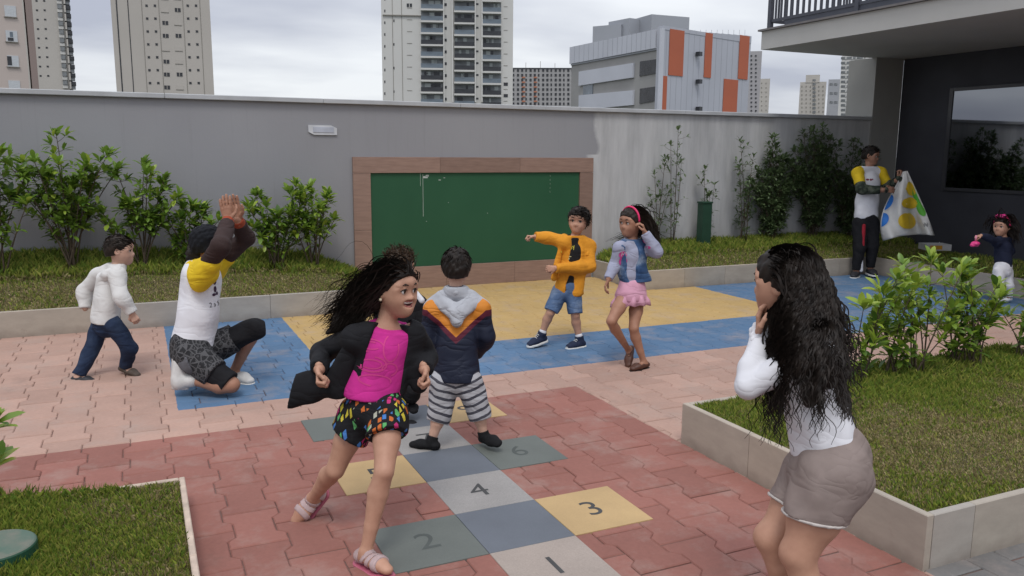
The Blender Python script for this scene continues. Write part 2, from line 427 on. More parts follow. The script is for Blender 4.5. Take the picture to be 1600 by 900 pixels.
# ---- raised beds: kerb slabs, soil, grass
def stone_mat():
    m, t, b = new_mat('kerb_stone'); g = NG(t); p = g.pos(); oi = g.n('ShaderNodeObjectInfo').outputs['Random']
    n = g.noise(g.map(p, (1, 1, 2.5)), 5, 5, 0.65); f = g.noise(p, 60, 3)
    warm = g.ramp(oi, [(0.0, (0.365, 0.325, 0.272)), (0.45, (0.415, 0.355, 0.285)), (1.0, (0.345, 0.322, 0.290))])
    k = g.math('ADD', g.math('MULTIPLY', n, 0.5), 0.74)
    vmn = g.n('ShaderNodeVectorMath', operation='SCALE'); t.links.new(warm, vmn.inputs[0]); t.links.new(k, vmn.inputs['Scale'])
    x, y, z = g.xyz(p)
    dirt = g.math('MULTIPLY', g.ramp(g.math('ADD', z, g.math('MULTIPLY', g.noise(p, 9, 4), 0.12)), [(0.05, 1.0), (0.13, 0.0)]), 0.4)
    st = g.math('MULTIPLY', g.ramp(g.noise(p, 4.5, 5, 0.75), [(0.62, 0.0), (0.75, 1.0)]), 0.4)
    c = g.mix(dirt, vmn.outputs[0], (0.13, 0.095, 0.075)); c = g.mix(st, c, (0.17, 0.125, 0.095))
    t.links.new(c, b.inputs['Base Color']); b.inputs['Roughness'].default_value = 0.8
    t.links.new(g.bump(f, 0.15, 0.003), b.inputs['Normal']); return m
m_kerb = stone_mat()
def soil_mat():
    m, t, b = new_mat('turf_soil'); g = NG(t); p = g.pos()
    n = g.noise(p, 14, 5, 0.7)
    t.links.new(g.ramp(n, [(0.25, (0.045, 0.036, 0.019)), (0.55, (0.095, 0.078, 0.036)), (0.8, (0.13, 0.115, 0.045))]), b.inputs['Base Color'])
    b.inputs['Roughness'].default_value = 1.0; t.links.new(g.bump(n, 0.8, 0.03), b.inputs['Normal']); return m
m_soil = soil_mat()
def kerb_run(parent, a, bpt, inward, h, lengths, th=0.035):
    """kerb slabs standing on edge from a to bpt; inward points into the bed"""
    a = np.array(a, float); bpt = np.array(bpt, float); L = np.linalg.norm(bpt-a); d = (bpt-a)/L; s = 0.0; i = 0
    inw = np.array(inward, float)
    while s < L-0.01:
        e = min(s+lengths[i % len(lengths)], L)
        if L-e < 0.12: e = L
        c = a+d*(s+e)/2+inw*th/2
        o = MB().box(-(e-s)/2+.0015, (e-s)/2-.0015, -th/2, th/2, -0.02, h+rng.uniform(-.002, .002), 0.004).build('kerb_slab', m_kerb, parent, (c[0], c[1], 0))
        o.rotation_euler = (0, 0, atan2(d[1], d[0])); s = e; i += 1
def fract_noise(x, y, seed=0):
    return (np.sin(x*3.1+seed)+np.sin(y*4.3+1.7*seed)+np.sin((x+y)*7.3+seed*2.2)*.6+np.sin((x-1.3*y)*13.1+seed)*.35)/2.95
def soil_sheet(parent, x0, x1, y0, y1, hf, n=40):
    m_ = max(2, int(n*(y1-y0)/max(x1-x0, .01)) + 6); X = np.linspace(x0, x1, n); Y = np.linspace(y0, y1, m_)
    XX, YY = np.meshgrid(X, Y, indexing='ij'); ZZ = hf(XX, YY)
    v = np.stack([XX, YY, ZZ], -1).reshape(-1, 3); idx = np.arange(n*m_).reshape(n, m_)
    f = np.stack([idx[:-1, :-1], idx[1:, :-1], idx[1:, 1:], idx[:-1, 1:]], -1).reshape(-1, 4)
    return link('soil', mesh_np('soil', v, f, m_soil), parent)
def grass_mat():
    m, t, b = new_mat('grass_blade'); g = NG(t)
    at_ = g.n('ShaderNodeAttribute', attribute_name='tint'); t.links.new(at_.outputs['Color'], b.inputs['Base Color'])
    b.inputs['Roughness'].default_value = 0.6; b.inputs['Specular IOR Level'].default_value = 0.2
    return m
m_grass = grass_mat()
GREEN = np.array([[0.143, 0.202, 0.026], [0.202, 0.243, 0.036], [0.1, 0.159, 0.023], [0.256, 0.262, 0.054]])
STRAW = np.array([[0.317, 0.25, 0.122], [0.232, 0.189, 0.085], [0.366, 0.299, 0.159], [0.207, 0.201, 0.067]])
def grass(parent, n, x0, x1, y0, y1, hf, green, hgt, name='grass', wid=0.004, keep=None):
    """green(x,y) 0..1 share of green blades; hgt(x,y) blade length"""
    x = nr.uniform(x0, x1, n); y = nr.uniform(y0, y1, n)
    if keep is not None: k = keep(x, y); x, y = x[k], y[k]; n = len(x)
    z = hf(x, y); a = nr.uniform(0, 2*pi, n); L = hgt(x, y)*nr.uniform(.45, 1.25, n); lean = nr.uniform(.15, 1.1, n)
    isg = nr.random(n) < green(x, y)
    L = np.where(isg, L, L*.7); lean = np.where(isg, lean*.7, lean*1.3)
    dx, dy = np.cos(a), np.sin(a); w_ = wid*nr.uniform(.6, 1.3, n)
    ba = a+nr.normal(0, .6, n)
    p0 = np.stack([x-dy*w_/2, y+dx*w_/2, z-.004], -1); p1 = np.stack([x+dy*w_/2, y-dx*w_/2, z-.004], -1)
    mx = x+np.cos(ba)*L*.35*np.sin(lean*.6); my = y+np.sin(ba)*L*.35*np.sin(lean*.6); mz = z+L*.58*np.cos(lean*.6)
    p2 = np.stack([mx+dy*w_*.4, my-dx*w_*.4, mz], -1); p3 = np.stack([mx-dy*w_*.4, my+dx*w_*.4, mz], -1)
    p4 = np.stack([x+np.cos(ba)*L*np.sin(lean)*.9, y+np.sin(ba)*L*np.sin(lean)*.9, z+L*np.cos(lean*.9)], -1)
    v = np.stack([p0, p1, p2, p4], 1).reshape(-1, 3); b = np.arange(n)[:, None]*4
    f = np.concatenate([b+np.array([[0, 1, 2]]), b+np.array([[0, 2, 3]])], 0)
    me = mesh_np(name, v, f, m_grass, False)
    ci = nr.integers(0, 4, n); c = np.where(isg[:, None], GREEN[ci], STRAW[ci])*nr.uniform(.75, 1.25, (n, 1))
    ca = me.color_attributes.new('tint', 'FLOAT_COLOR', 'POINT')
    ca.data.foreach_set('color', np.repeat(np.concatenate([c, np.ones((n, 1))], 1), 4, 0).astype(np.float32).ravel())
    o = link(name, me, parent); tag(o, kind='stuff'); return o

# back-left bed
KH = 0.232
def bed(label):
    return tag(empty('planting_bed', (0, 0, 0)), label, 'planting bed')
b1 = bed('long grassy raised bed with stone kerb along the wall left of the chalkboard')
kerb_run(b1, (-6.0, 5.65), (1.03, 5.65), (0, 1), KH, [0.95, 0.98, 0.62, 0.95, 0.9, 0.95, 0.55, 1.0])
kerb_run(b1, (1.03, 5.68), (1.03, WALL_Y-.04), (-1, 0), KH, [0.8, 0.5])
def h1(x, y):
    t_ = np.clip((y-5.66)/1.19, 0, 1); side = 0.30+0.14*np.clip((0.9-x)/2.2, 0, 1)
    side = np.where(x > .5, .30-.19*np.clip((x-.5)/.48, 0, 1), side)
    return KH-.02+(side-.10)*t_**1.2+.010*fract_noise(x*2, y*2, 3)
soil_sheet(b1, -6.0, 1.0, 5.68, WALL_Y-.01, h1, 80)
def g1(x, y): return np.clip((y-6.05)/.45+.25*fract_noise(x, y, 5), .18, .97)
def l1(x, y): return np.where(y > 6.35, .105, .040)+.02*fract_noise(x, y, 2)
grass(b1, 52000, -3.4, .99, 5.69, 6.84, h1, g1, l1, wid=.0055)
# back-right bed
b2 = bed('grassy raised bed with stone kerb under the climbing plants right of the chalkboard')
kerb_run(b2, (4.21, WALL_Y-.04), (4.21, 5.68), (1, 0), KH, [0.62, 0.6])
kerb_run(b2, (4.21, 5.66), (7.95, 5.66), (0, 1), KH, [0.62, 0.62, 0.98, 0.95, 1.0])
kerb_run(b2, (7.95, 5.66), (7.95, -1.0), (1, 0), KH, [0.95, 0.9, 1.0])
def h2(x, y): return KH-.02+.19*np.clip((y-5.7)/1.15, 0, 1)**1.2*np.where(x < 8.5, 1, .6)*np.clip((x-4.23)/.40, .02, 1)+.012*fract_noise(x*2, y*2, 8)
soil_sheet(b2, 4.25, 9.63, 5.69, WALL_Y-.01, h2, 60)
soil_sheet(b2, 7.98, 9.63, -1.0, 5.69, h2, 14)
def g2(x, y): return np.clip((y-5.95)/.5+.2*fract_noise(x, y, 9), .35, .97)
grass(b2, 34000, 4.25, 9.6, 5.70, 6.84, h2, g2, lambda x, y: np.where(y > 6.3, .10, .045)+.015*fract_noise(x, y, 4), wid=.006)
grass(b2, 9000, 7.99, 9.6, 2.2, 5.70, h2, lambda x, y: x*0+.75, lambda x, y: x*0+.055, wid=.008)
# near-right bed
b3 = bed('near raised bed with pale stone kerb and patchy turf beside the curly haired girl')
kerb_run(b3, (1.51, 1.17), (1.51, -0.42), (1, 0), KH, [0.56, 0.46, 0.60])
kerb_run(b3, (1.546, -0.42), (6.2, -0.42), (0, 1), KH, [0.24, 0.6, 0.6])
kerb_run(b3, (6.2, 1.17), (1.546, 1.17), (0, -1), KH, [0.6])
def h3(x, y): return KH-.035+.035*np.clip((x-1.5)/.8, 0, 1)+.015*fract_noise(x*2.5, y*2.5, 1)+.05*np.clip((y-.3)/.9, 0, 1)*np.clip((x-1.9)/.6, 0, 1)
soil_sheet(b3, 1.545, 6.2, -.385, 1.135, h3, 70)
def g3(x, y): return np.clip(.20+.6*fract_noise(x*1.6, y*1.6, 6)+.5*np.clip((y-.45)/.4, 0, 1), .12, .97)
def l3(x, y): return .026+.010*fract_noise(x*2, y*2, 3)+np.where((y > .55) & (x > 1.95), .045*np.clip((y-.55)/.3, 0, 1), 0)
grass(b3, 115000, 1.55, 4.2, -.38, 1.13, h3, g3, l3, wid=.0032)
# near-left bed
b4 = bed('low grassy bed with thin pale kerb in the near left corner')
m_edge = plain('edge_stone', (0.50, 0.40, 0.32), 0.75, var=0.2, scale=12)
def edge(x0, x1, y0, y1): return MB().box(x0, x1, y0, y1, -.02, .125, .004).build('kerb_slab', m_edge, b4)
edge(-1.125, -1.10, -1.2, .62); edge(-1.125, -1.10, .623, 1.44); edge(-2.2, -1.127, 1.415, 1.44); edge(-5, -2.203, 1.415, 1.44)
def h4(x, y): return .105+.016*fract_noise(x*3, y*3, 2)+.03*np.clip((-1.4-x)/.5, 0, 1)
soil_sheet(b4, -5.0, -1.125, -1.2, 1.415, h4, 60)
def g4(x, y): return np.clip(.38+.5*fract_noise(x*2, y*2, 4)+.55*np.clip((-1.42-x)/.25, 0, 1), .2, .97)
grass(b4, 75000, -2.7, -1.128, .1, 1.41, h4, g4, lambda x, y: .028+.028*np.clip((-1.45-x)/.25, 0, 1)+.012*fract_noise(x*3, y*3, 7)+.025*np.clip((y-1.33)/.06, 0, 1)*np.clip((-1.3-x)/.1, 0, 1), wid=.0027)
# round green cover in the near-left bed
gc = on_z(-6, 848, .20)
m_gp = plain('green_plastic', (0.016, 0.068, 0.038), 0.45, var=0.15)
cv = tag(empty('utility_cover', (gc[0], gc[1], .10)), 'round green plastic utility cover standing in the near left grass', 'utility cover')
MB().lathe((0, 0, 0), [(.150, -.03), (.150, .030), (.146, .034), (.132, .034)], 40).build('rim', m_gp, cv, smooth=False)
lm, lt_, lb = new_mat('cover_lid'); g = NG(lt_); ob = g.obj(); x, y, z = g.xyz(ob)
dust = g.ramp(g.math('ADD', g.math('MULTIPLY', g.n('ShaderNodeTexGradient', gradient_type='SPHERICAL').outputs[1], 0.0), g.noise(g.map(ob, (1, 1, 1)), 9, 4)), [(0.42, 0.0), (0.62, 1.0)])
lt_.links.new(g.mix(g.math('MULTIPLY', dust, 0.7), (0.075, 0.125, 0.092), (0.17, 0.16, 0.125)), lb.inputs['Base Color']); lb.inputs['Roughness'].default_value = 0.6
MB().lathe((0, 0, 0), [(.131, .03), (.131, .085), (.128, .090)], 40).build('collar', m_gp, cv)
MB().lathe((0, 0, 0), [(.1275, .0903), (.122, .094), (.112, .0945), (.02, .0955)], 40).build('lid', [lm], cv)

# ---- building on the right: pillar, dark wall, window, overhanging slab with railing
bl = tag(empty('apartment_building', (9.0, 6.8, 0)), 'near building with dark wall, large window and overhanging balcony slab', 'building')
def bpart(name, mat, x0, x1, y0, y1, z0, z1, bev=0.0, parent=None):
    return MB().box(x0-9.0, x1-9.0, y0-6.8, y1-6.8, z0, z1, bev).build(name, mat, parent or bl)
m_pil = plain('pillar_paint', (0.30, 0.295, 0.275), 0.85, var=0.06, scale=2, bump=0.1)
m_dark = plain('dark_wall_paint', (0.040, 0.041, 0.050), 0.7, var=0.18, scale=1.5, bump=0.08)
m_slab = plain('slab_paint', (0.44, 0.435, 0.415), 0.85, var=0.06, scale=1.2, bump=0.1)
m_sof = plain('soffit_paint', (0.36, 0.355, 0.335), 0.9, var=0.05, scale=1)
m_rail = plain('railing_metal', (0.060, 0.065, 0.082), 0.45, var=0.1)
bpart('pillar', m_pil, 9.06, 9.64, 6.82, 7.35, 0, 3.07)
bpart('dark_wall', m_dark, 9.64, 10.0, -6.0, 6.818, 0, 3.07)
bpart('slab', m_slab, 6.90, 16, -6.0, 6.90, 3.07, 3.315)
bpart('slab_edge', plain('drip_edge', (0.16, 0.15, 0.15), 0.6), 6.86, 16, -6.0, 6.94, 3.318, 3.343)
bpart('upper_wall', m_slab, 9.6, 16, -6.0, 6.5, 3.345, 6.2)
# window on the dark wall
m_fr = plain('window_frame_metal', (0.05, 0.05, 0.055), 0.35)
gm, gt_, gb = new_mat('dark_glass'); gb.inputs['Base Color'].default_value = (0.24, 0.25, 0.27, 1); gb.inputs['Roughness'].default_value = 0.03; gb.inputs['Metallic'].default_value = 1.0
wf = bpart('window', m_fr, 9.605, 9.638, 5.90, 5.955, 1.11, 2.58)
for y0, y1, z0, z1 in ((1.5, 5.899, 1.11, 1.155), (1.5, 5.899, 2.535, 2.58)): bpart('frame_rail', m_fr, 9.607, 9.638, y0, y1, z0, z1, 0, wf)
bpart('pane', gm, 9.620, 9.637, 1.5, 5.898, 1.156, 2.534, 0, wf)
# railing
zt = 3.343
for yy in (6.84, 5.30, 3.75, 2.2, .6): bpart('railing_post', m_rail, 6.96, 7.02, yy-.03, yy+.03, zt, 4.45)
for z0, z1 in ((zt+.09, zt+.13), (4.38, 4.42)):
    bpart('railing_rail', m_rail, 6.975, 7.005, -1.0, 6.808, z0, z1); bpart('railing_rail', m_rail, 7.022, 9.6, 6.825, 6.855, z0, z1)
bpart('railing_kick', m_rail, 6.984, 6.996, -1.0, 6.55, zt+.002, zt+.088)
for i in range(62):
    yy = 6.74-i*.105
    if min(abs(yy-q) for q in (6.84, 5.30, 3.75, 2.2, .6)) < .05: continue
    bpart('baluster', m_rail, 6.979, 7.001, yy-.011, yy+.011, zt+.131, 4.379)
for i in range(22):
    xx = 7.13+i*.11
    bpart('baluster', m_rail, xx-.011, xx+.011, 6.829, 6.851, zt+.131, 4.379)
# ================================================================== towers beyond the wall
class Tower:
    """box building whose front face runs between two image columns at given distances"""
    def __init__(s, name, label, pxl, dl, pxr, dr, top_px, mat, deep, side=None):
        if dr is None:                       # faced squarely at the playground
            k_ = np.linalg.norm(ray((pxl+pxr)/2, 150)); dr = dl*k_/np.linalg.norm(ray(pxr, 150)); dl = dl*k_/np.linalg.norm(ray(pxl, 150))
        a = at(pxl, 150, dl); b = at(pxr, 150, dr); a[2] = b[2] = 0
        s.o = a; s.t = unit(b-a); s.L = np.linalg.norm(b-a); s.n = V(s.t[1], -s.t[0], 0)
        if s.n @ (CAM_LOC-a) < 0: s.n = -s.n
        s.root = tag(empty(name, (a[0], a[1], -14)), label, 'building')
        s.z1 = s.hit((pxl+pxr)/2, top_px)[1]; s.mat = mat; s.deep = deep
        s.box('wall', mat, 0, s.L, -14, s.z1, -deep, 0)
    def hit(s, px, py, off=0.0):
        d = ray(px, py); o = s.o+s.n*off; k = ((o-CAM_LOC)@s.n)/(d@s.n); p = CAM_LOC+d*k
        return float((p-s.o)@s.t), float(p[2])
    def box(s, name, mat, t0, t1, z0, z1, n0, n1, parent=None):
        c = s.o+s.t*(t0+t1)/2+s.n*(n0+n1)/2; c[2] = (z0+z1)/2
        base = np.array(s.root.location)
        mb = MB().obox((0, 0, 0), (s.t, s.n, UPZ), ((t1-t0)/2, (n1-n0)/2, (z1-z0)/2))
        loc = c-base
        if parent is not None: loc = c-base-np.array(parent.location)
        return mb.build(name, mat, parent or s.root, loc)
    def px(s, name, mat, x0, x1, y0, y1, n0=0.003, n1=0.06, parent=None):
        xm, ym = (x0+x1)/2, (y0+y1)/2
        t0, t1 = sorted((s.hit(x0, ym)[0], s.hit(x1, ym)[0])); z1, z0 = s.hit(xm, y0)[1], s.hit(xm, y1)[1]
        return s.box(name, mat, t0, t1, z0, z1, n0, n1, parent)
m_cream = plain('tower_cream', (0.458, 0.433, 0.397), 0.9, var=0.05, scale=0.05)
m_beige = plain('tower_beige', (0.439, 0.409, 0.372), 0.9, var=0.05, scale=0.05)
m_pink = plain('tower_pink', (0.476, 0.409, 0.372), 0.9, var=0.05, scale=0.05)
m_brown = plain('tower_brown', (0.256, 0.201, 0.183), 0.9, var=0.05, scale=0.05)
m_white = plain('tower_white', (0.561, 0.555, 0.531), 0.9, var=0.05, scale=0.05)
m_line = plain('tower_groove', (0.24, 0.225, 0.20), 0.9)
m_win = plain('far_window', (0.035, 0.037, 0.042), 0.25, var=0.3, scale=0.8)
m_blind = plain('far_blind', (0.48, 0.50, 0.52), 0.6)
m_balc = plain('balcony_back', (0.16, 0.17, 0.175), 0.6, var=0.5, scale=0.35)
m_balg = plain('balcony_glass', (0.13, 0.16, 0.19), 0.2, var=0.35, scale=0.3)
m_curt = plain('balcony_curtain', (0.34, 0.37, 0.36), 0.6, var=0.2, scale=0.5)
# pink block and cream tower on the left
T = Tower('tower_block', 'pinkish tower block cut by the left frame edge with large shuttered windows', -160, 98, 47, None, -60, m_pink, 6)
T.px('corner_strip', m_brown, 43, 53.5, -60, 160, -3, 0.1)
for k, (st, y) in enumerate([('b', 9), ('s', 48), ('o', 87), ('b', 126)]):
    dx = k*2.2
    f = T.px('window', m_blind, 7+dx, 25+dx, y, y+17, 0.003, 0.08)
    T.px('sill', m_line, 6+dx, 27+dx, y+17.2, y+18.4, 0.003, 0.2, f)
    if st == 's': T.px('pane', m_win, 10+dx, 19+dx, y+11, y+16, .085, .1, f); T.px('pane', m_balg, 13+dx, 18+dx, y+2, y+10, .085, .1, f)
    if st == 'o': T.px('pane', m_win, 7+dx, 14+dx, y+1, y+15, .085, .1, f)
T = Tower('tower_block', 'slim cream tower with two columns of tiny windows and dark balcony side', 46, 236, 115.5, None, -70, m_cream, 18)
for k in range(9):
    y = 1+k*14.65
    for x in (55.5, 67.5): T.px('window', m_win, x+k*.8-.2, x+k*.8+3.2, y-1, y+1.6)
T2 = T
s0 = T.hit(93, 70)[0]
def side_face():
    xs = 90.0
    for k in range(11):
        y = -6+k*13.2; dx = (y/135.)*10
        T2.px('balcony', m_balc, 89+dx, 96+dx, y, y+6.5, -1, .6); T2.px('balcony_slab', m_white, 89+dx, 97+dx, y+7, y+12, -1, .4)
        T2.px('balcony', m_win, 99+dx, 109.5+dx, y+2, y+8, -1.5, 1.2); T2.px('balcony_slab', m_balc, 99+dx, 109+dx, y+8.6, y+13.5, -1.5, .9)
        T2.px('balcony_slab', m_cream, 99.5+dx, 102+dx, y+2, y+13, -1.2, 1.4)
side_face()
# beige tower
T = Tower('tower_block', 'broad beige tower with paired small windows left of the bright cloud', 183, 188, 335, None, -60, m_beige, 22)
for x0, x1 in ((184, 186), (202, 203.4)): T.px('groove', m_win, x0, x1, -60, 160, 0.003, 0.06)
for x in (223.5, 250, 287.5, 314): T.px('groove', m_line, x, x+1, -60, 160, 0.003, 0.05)
for k in range(8):
    y = -11.5+k*20.15
    for x in (228+k*.9, 241+k*.9, 292.5+k*.7, 305.5+k*.7): T.px('window', m_win, x-1.8, x+2, y-1.6, y+2)
    for xb, on in ((257+k*.6, k in (2, 3, 5, 6, 7)), (277+k*.6, k in (1, 3, 6))):
        yy = y+7
        if on:
            f = T.px('window', m_win, xb-4.4, xb+4.6, yy-3, yy+3); T.px('mullion', m_beige, xb-.4, xb+.3, yy-3.2, yy+3.2, .06, .1, f)
        else: f = T.px('window', m_beige, xb-6, xb+6, yy-3, yy+3.2, .003, .04); T.px('shutter_line', m_line, xb-6, xb+6, yy+3.3, yy+4.1, .003, .09, f)
# white balcony tower
T = Tower('tower_block', 'tall white tower with three columns of dark balconies behind the chalkboard', 598, 200, 801, None, -70, m_white, 22)
for x in (613, 627.5): T.px('groove', m_line, x, x+.8, -70, 160, .003, .06)
T.px('cornice', m_line, 598, 658, 23.5, 25, .003, .35)
rb = random.Random(3)
for k in range(-1, 10):
    y = 2+k*18.45
    for x0, x1, dy in ((658, 692, -2), (710, 741, 1), (754, 782.5, 3)):
        yy = y+dy
        if yy > 163: continue
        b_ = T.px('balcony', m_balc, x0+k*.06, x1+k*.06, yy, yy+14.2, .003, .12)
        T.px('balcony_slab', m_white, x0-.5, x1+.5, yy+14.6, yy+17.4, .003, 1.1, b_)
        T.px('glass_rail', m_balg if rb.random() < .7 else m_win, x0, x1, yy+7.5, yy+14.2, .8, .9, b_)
        w_ = (x1-x0)
        for q in range(rb.randint(1, 3)):
            xa = x0+rb.uniform(.02, .7)*w_; T.px('door', rb.choice([m_win, m_curt, m_win, m_curt]), xa, min(xa+rb.uniform(.1, .3)*w_, x1-.5), yy+1.2, yy+12, .125, .2, b_)
    for x, on in ((695.5, 1), (745, 1)):
        yy = y+2
        if yy < 155: T.px('window', m_win, x-2.6+(.4 if x < 700 else 0), x+2.6, yy+1, yy+(5.5 if x < 700 else 3.8))
    if k % 1 == 0 and y < 150:
        T.px('window', m_win, 600.4, 602.2, y+13, y+17); 
        if k % 2: T.px('window', m_win, 614.6, 616.4, y+10, y+14)
        T.px('vent', m_line, 636, 644, y+10, y+10.8)
        T.px('vent', m_line, 787, 793, y+8, y+8.8)
for x0 in (635.5, 640.2): T.px('window', m_win, x0, x0+3.6, 5.5, 11)
for yy in (129, 147): T.px('window', m_win, 787, 793.5, yy, yy+5)
for x0 in (692.4, 705.8, 741.6, 752): T.px('pilaster', m_white, x0, x0+2, -70, 160, .003, .9)
# far grid block
T = Tower('tower_block', 'distant block under construction with a grid of square openings', 799, 480, 896, None, 106.5, plain('tower_raw', (0.34, 0.335, 0.335), .9, var=.06, scale=.04), 14)
m_ork = plain('scaffold_orange', (0.42, 0.17, 0.10), .8)
for r in range(8):
    y = 108+r*7.45
    for c in range(15):
        x = 801+c*6.55
        if x < 894: T.px('window', m_win, x+.2, x+(3.5 if c % 3 else 2.6), y, y+3.9, .003, .25)
    for x in (815.5, 834): 
        if r: T.px('hoist_panel', m_ork, x, x+5.2, y+4.6, y+6.6, .003, .5)
for x, h in ((821, 9), (844, 11), (867, 8)): T.px('mast', m_line, x, x+.7, 105-h, 107, -6, -5.5)
T.px('parapet', m_win, 801, 894, 106, 107.4, .003, .3)
# grey and orange panel building
m_pan = plain('panel_grey', (0.40, 0.415, 0.46), 0.55, var=0.05, scale=0.15)
m_pan2 = plain('panel_pale', (0.50, 0.515, 0.56), 0.55, var=0.05, scale=0.15)
m_org = plain('panel_orange', (0.40, 0.105, 0.050), 0.6, var=0.06, scale=0.2)
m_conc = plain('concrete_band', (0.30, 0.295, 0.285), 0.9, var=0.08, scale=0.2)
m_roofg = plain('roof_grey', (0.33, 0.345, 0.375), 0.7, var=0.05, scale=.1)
T = Tower('office_building', 'low grey panelled building with orange vertical panels beyond the wall', 1031.5, 100, 1169, 112, 51, m_pan, .8)
# sloping top: a cap following the roof line
pa, pb = T.hit(1031, 44.5), T.hit(1169, 55.5)
for i in range(14):
    u0, u1 = i/14, (i+1)/14; zt_ = pa[1]+(pb[1]-pa[1])*(u0+u1)/2
    T.box('roof_edge', m_pan, T.L*u0+.01, T.L*u1-.01, T.z1-.4, max(zt_, T.z1+.05), -.6, .05)
for i in range(1, 16): 
    x = 1031+138*i/16
    T.px('panel_joint', m_roofg, x, x+.35, 46, 182, .003, .02)
for x0, x1, y0, y1 in ((1045, 1067.5, 46.5, 118.5), (1100.5, 1111.5, 51.5, 121.5), (1154, 1169, 55.5, 124), (1030.8, 1041, 118.5, 172), (1129.5, 1151.5, 124, 176)):
    T.px('orange_panel', m_org, x0, x1, y0, y1, .025, .09)
T.px('corner_post', m_pan2, 1028.6, 1033.5, 44, 175, .01, .3)
for y in (81.5, 124.5, 167): T.px('floodlight', m_win, 1086, 1090.5, y, y+6.5, .1, .7)
# left-hand face of the same building
F = T
T3 = Tower.__new__(Tower)
a = at(893, 150, 128); b = at(1029, 150, 100.4); a[2] = b[2] = 0
T3.o = a; T3.t = unit(b-a); T3.L = np.linalg.norm(b-a); T3.n = V(T3.t[1], -T3.t[0], 0)
if T3.n @ (CAM_LOC-a) < 0: T3.n = -T3.n
T3.root = F.root
def lpx(name, mat, x0, x1, ya0, yb0, ya1, yb1, n0, n1, seg=14):
    """slanted band: top edge ya0 at x0 to yb0 at x1 ; bottom edge ya1 to yb1"""
    mb = MB(); base = np.array(T3.root.location)
    (tA, zA0), (tB, zB0) = T3.hit(x0, ya0), T3.hit(x1, yb0); zA1, zB1 = T3.hit(x0, ya1)[1], T3.hit(x1, yb1)[1]
    P = lambda t, z, n: T3.o+T3.t*t+T3.n*n+V(0, 0, z)-base
    v = [P(tA, zA1, n0), P(tB, zB1, n0), P(tB, zB0, n0), P(tA, zA0, n0), P(tA, zA1, n1), P(tB, zB1, n1), P(tB, zB0, n1), P(tA, zA0, n1)]
    mb.add(v, [(0,1,2,3),(7,6,5,4),(4,5,1,0),(6,7,3,2),(5,6,2,1),(7,4,0,3)])
    return mb.build(name, mat, T3.root)
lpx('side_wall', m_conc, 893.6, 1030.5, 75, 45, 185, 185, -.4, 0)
lpx('fascia', m_pan2, 893.4, 1028.5, 74, 46, 100, 75, .02, .35)
for (ya, yb, yc, yd) in ((112, 98.5, 134, 121), (149, 141, 172, 164)):
    lpx('spandrel', m_pan2, 907, 992, ya, yb, yc, yd, .02, .3)
    lpx('window', m_win, 1001, 1026.5, yb-2.4, yb-6, yd-2, yd-6.5, .02, .12)
for i in range(1, 18):
    x = 893.5+i*7.5; u = i*7.5/135
    lpx('panel_joint', m_roofg, x, x+.35, 74-28*u, 74-28*(u+.003), 100-25*u, 100-25*(u+.003), .352, .37)
lpx('window', m_balg, 912, 927, 134, 131.5, 148, 146.5, .02, .1)
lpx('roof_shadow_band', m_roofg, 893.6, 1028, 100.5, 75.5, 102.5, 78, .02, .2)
def roofbox(x0, x1, y0, y1, d):
    a = at(x0, 60, d); b = at(x1, 60, d*1.02); a[2] = b[2] = 0; t = unit(b-a); n = V(t[1], -t[0], 0); n = n if n@(CAM_LOC-a) > 0 else -n
    z1 = at((x0+x1)/2, y0, d*1.01)[2]; z0 = at((x0+x1)/2, y1, d*1.01)[2]; c = (a+b)/2-n*2.5; c[2] = (z0+z1)/2
    MB().obox((0, 0, 0), (t, n, UPZ), (np.linalg.norm(b-a)/2, 2.5, (z1-z0)/2)).build('penthouse', m_roofg, F.root, c-np.array(F.root.location))
roofbox(1017, 1076, 25.5, 60, 125); roofbox(983, 1018, 31, 75, 127); roofbox(970, 984, 40, 75, 128)
T.px('mast', m_roofg, 1102, 1103, 40, 52, -3, -2.7)
# distant slabs to the right
def far(lbl, x0, x1, top, d, mat, rows, cols, wmat, y_step, ww, hh, xo=2, yo=6):
    T = Tower('tower_block', lbl, x0, d, x1, None, top, mat, 12)
    for r in range(rows):
        for c in range(cols):
            x = x0+xo+c*(x1-x0-2*xo)/max(cols-1, 1)
            T.px('window', wmat, x-ww/2, x+ww/2, top+yo+r*y_step, top+yo+r*y_step+hh, .003, .3)
    return T
T = far('grey far tower just right of the orange panelled building', 1168, 1187, 80, 420, plain('far_grey', (.36, .35, .36), .9, var=.05, scale=.05), 15, 2, m_win, 6.6, 2.6, 2.2, 6)
T = far('narrow cream far tower beside the grey one under the slab corner', 1185, 1202, 123, 520, m_cream, 7, 2, m_line, 7, 1.2, 1.6, 5)
T = far('cream far tower with stepped top standing alone in the bright sky', 1249, 1290, 128, 520, m_cream, 8, 6, m_line, 6.5, 1.4, 2.2, 4)
T.px('stepped_top', m_cream, 1259, 1281, 117, 129, -6, .3)
for r in range(9): T.px('window', m_balc, 1269.5, 1274.5, 124+r*6.2, 126.6+r*6.2, .32, .5)
T = far('bluish grey far block half hidden by the balcony-banded tower', 1293, 1312, 124, 560, plain('far_blue', (.34, .35, .37), .9, var=.05, scale=.05), 3, 2, m_balc, 14, 5, 3, 6)
T = Tower('tower_block', 'far white tower banded with balconies beside the pillar', 1311, 480, 1357, None, 70, m_white, 14)
for r in range(16):
    y = 74+r*7.35
    T.px('balcony', m_balc, 1314, 1348, y, y+3.6, .003, .3)
    for x in (1321, 1331, 1337): T.px('pier', m_white, x, x+1.6, y-.3, y+3.9, .31, .5)
    T.px('window', m_win, 1350.5, 1352, y+.5, y+2.4, .003, .3)

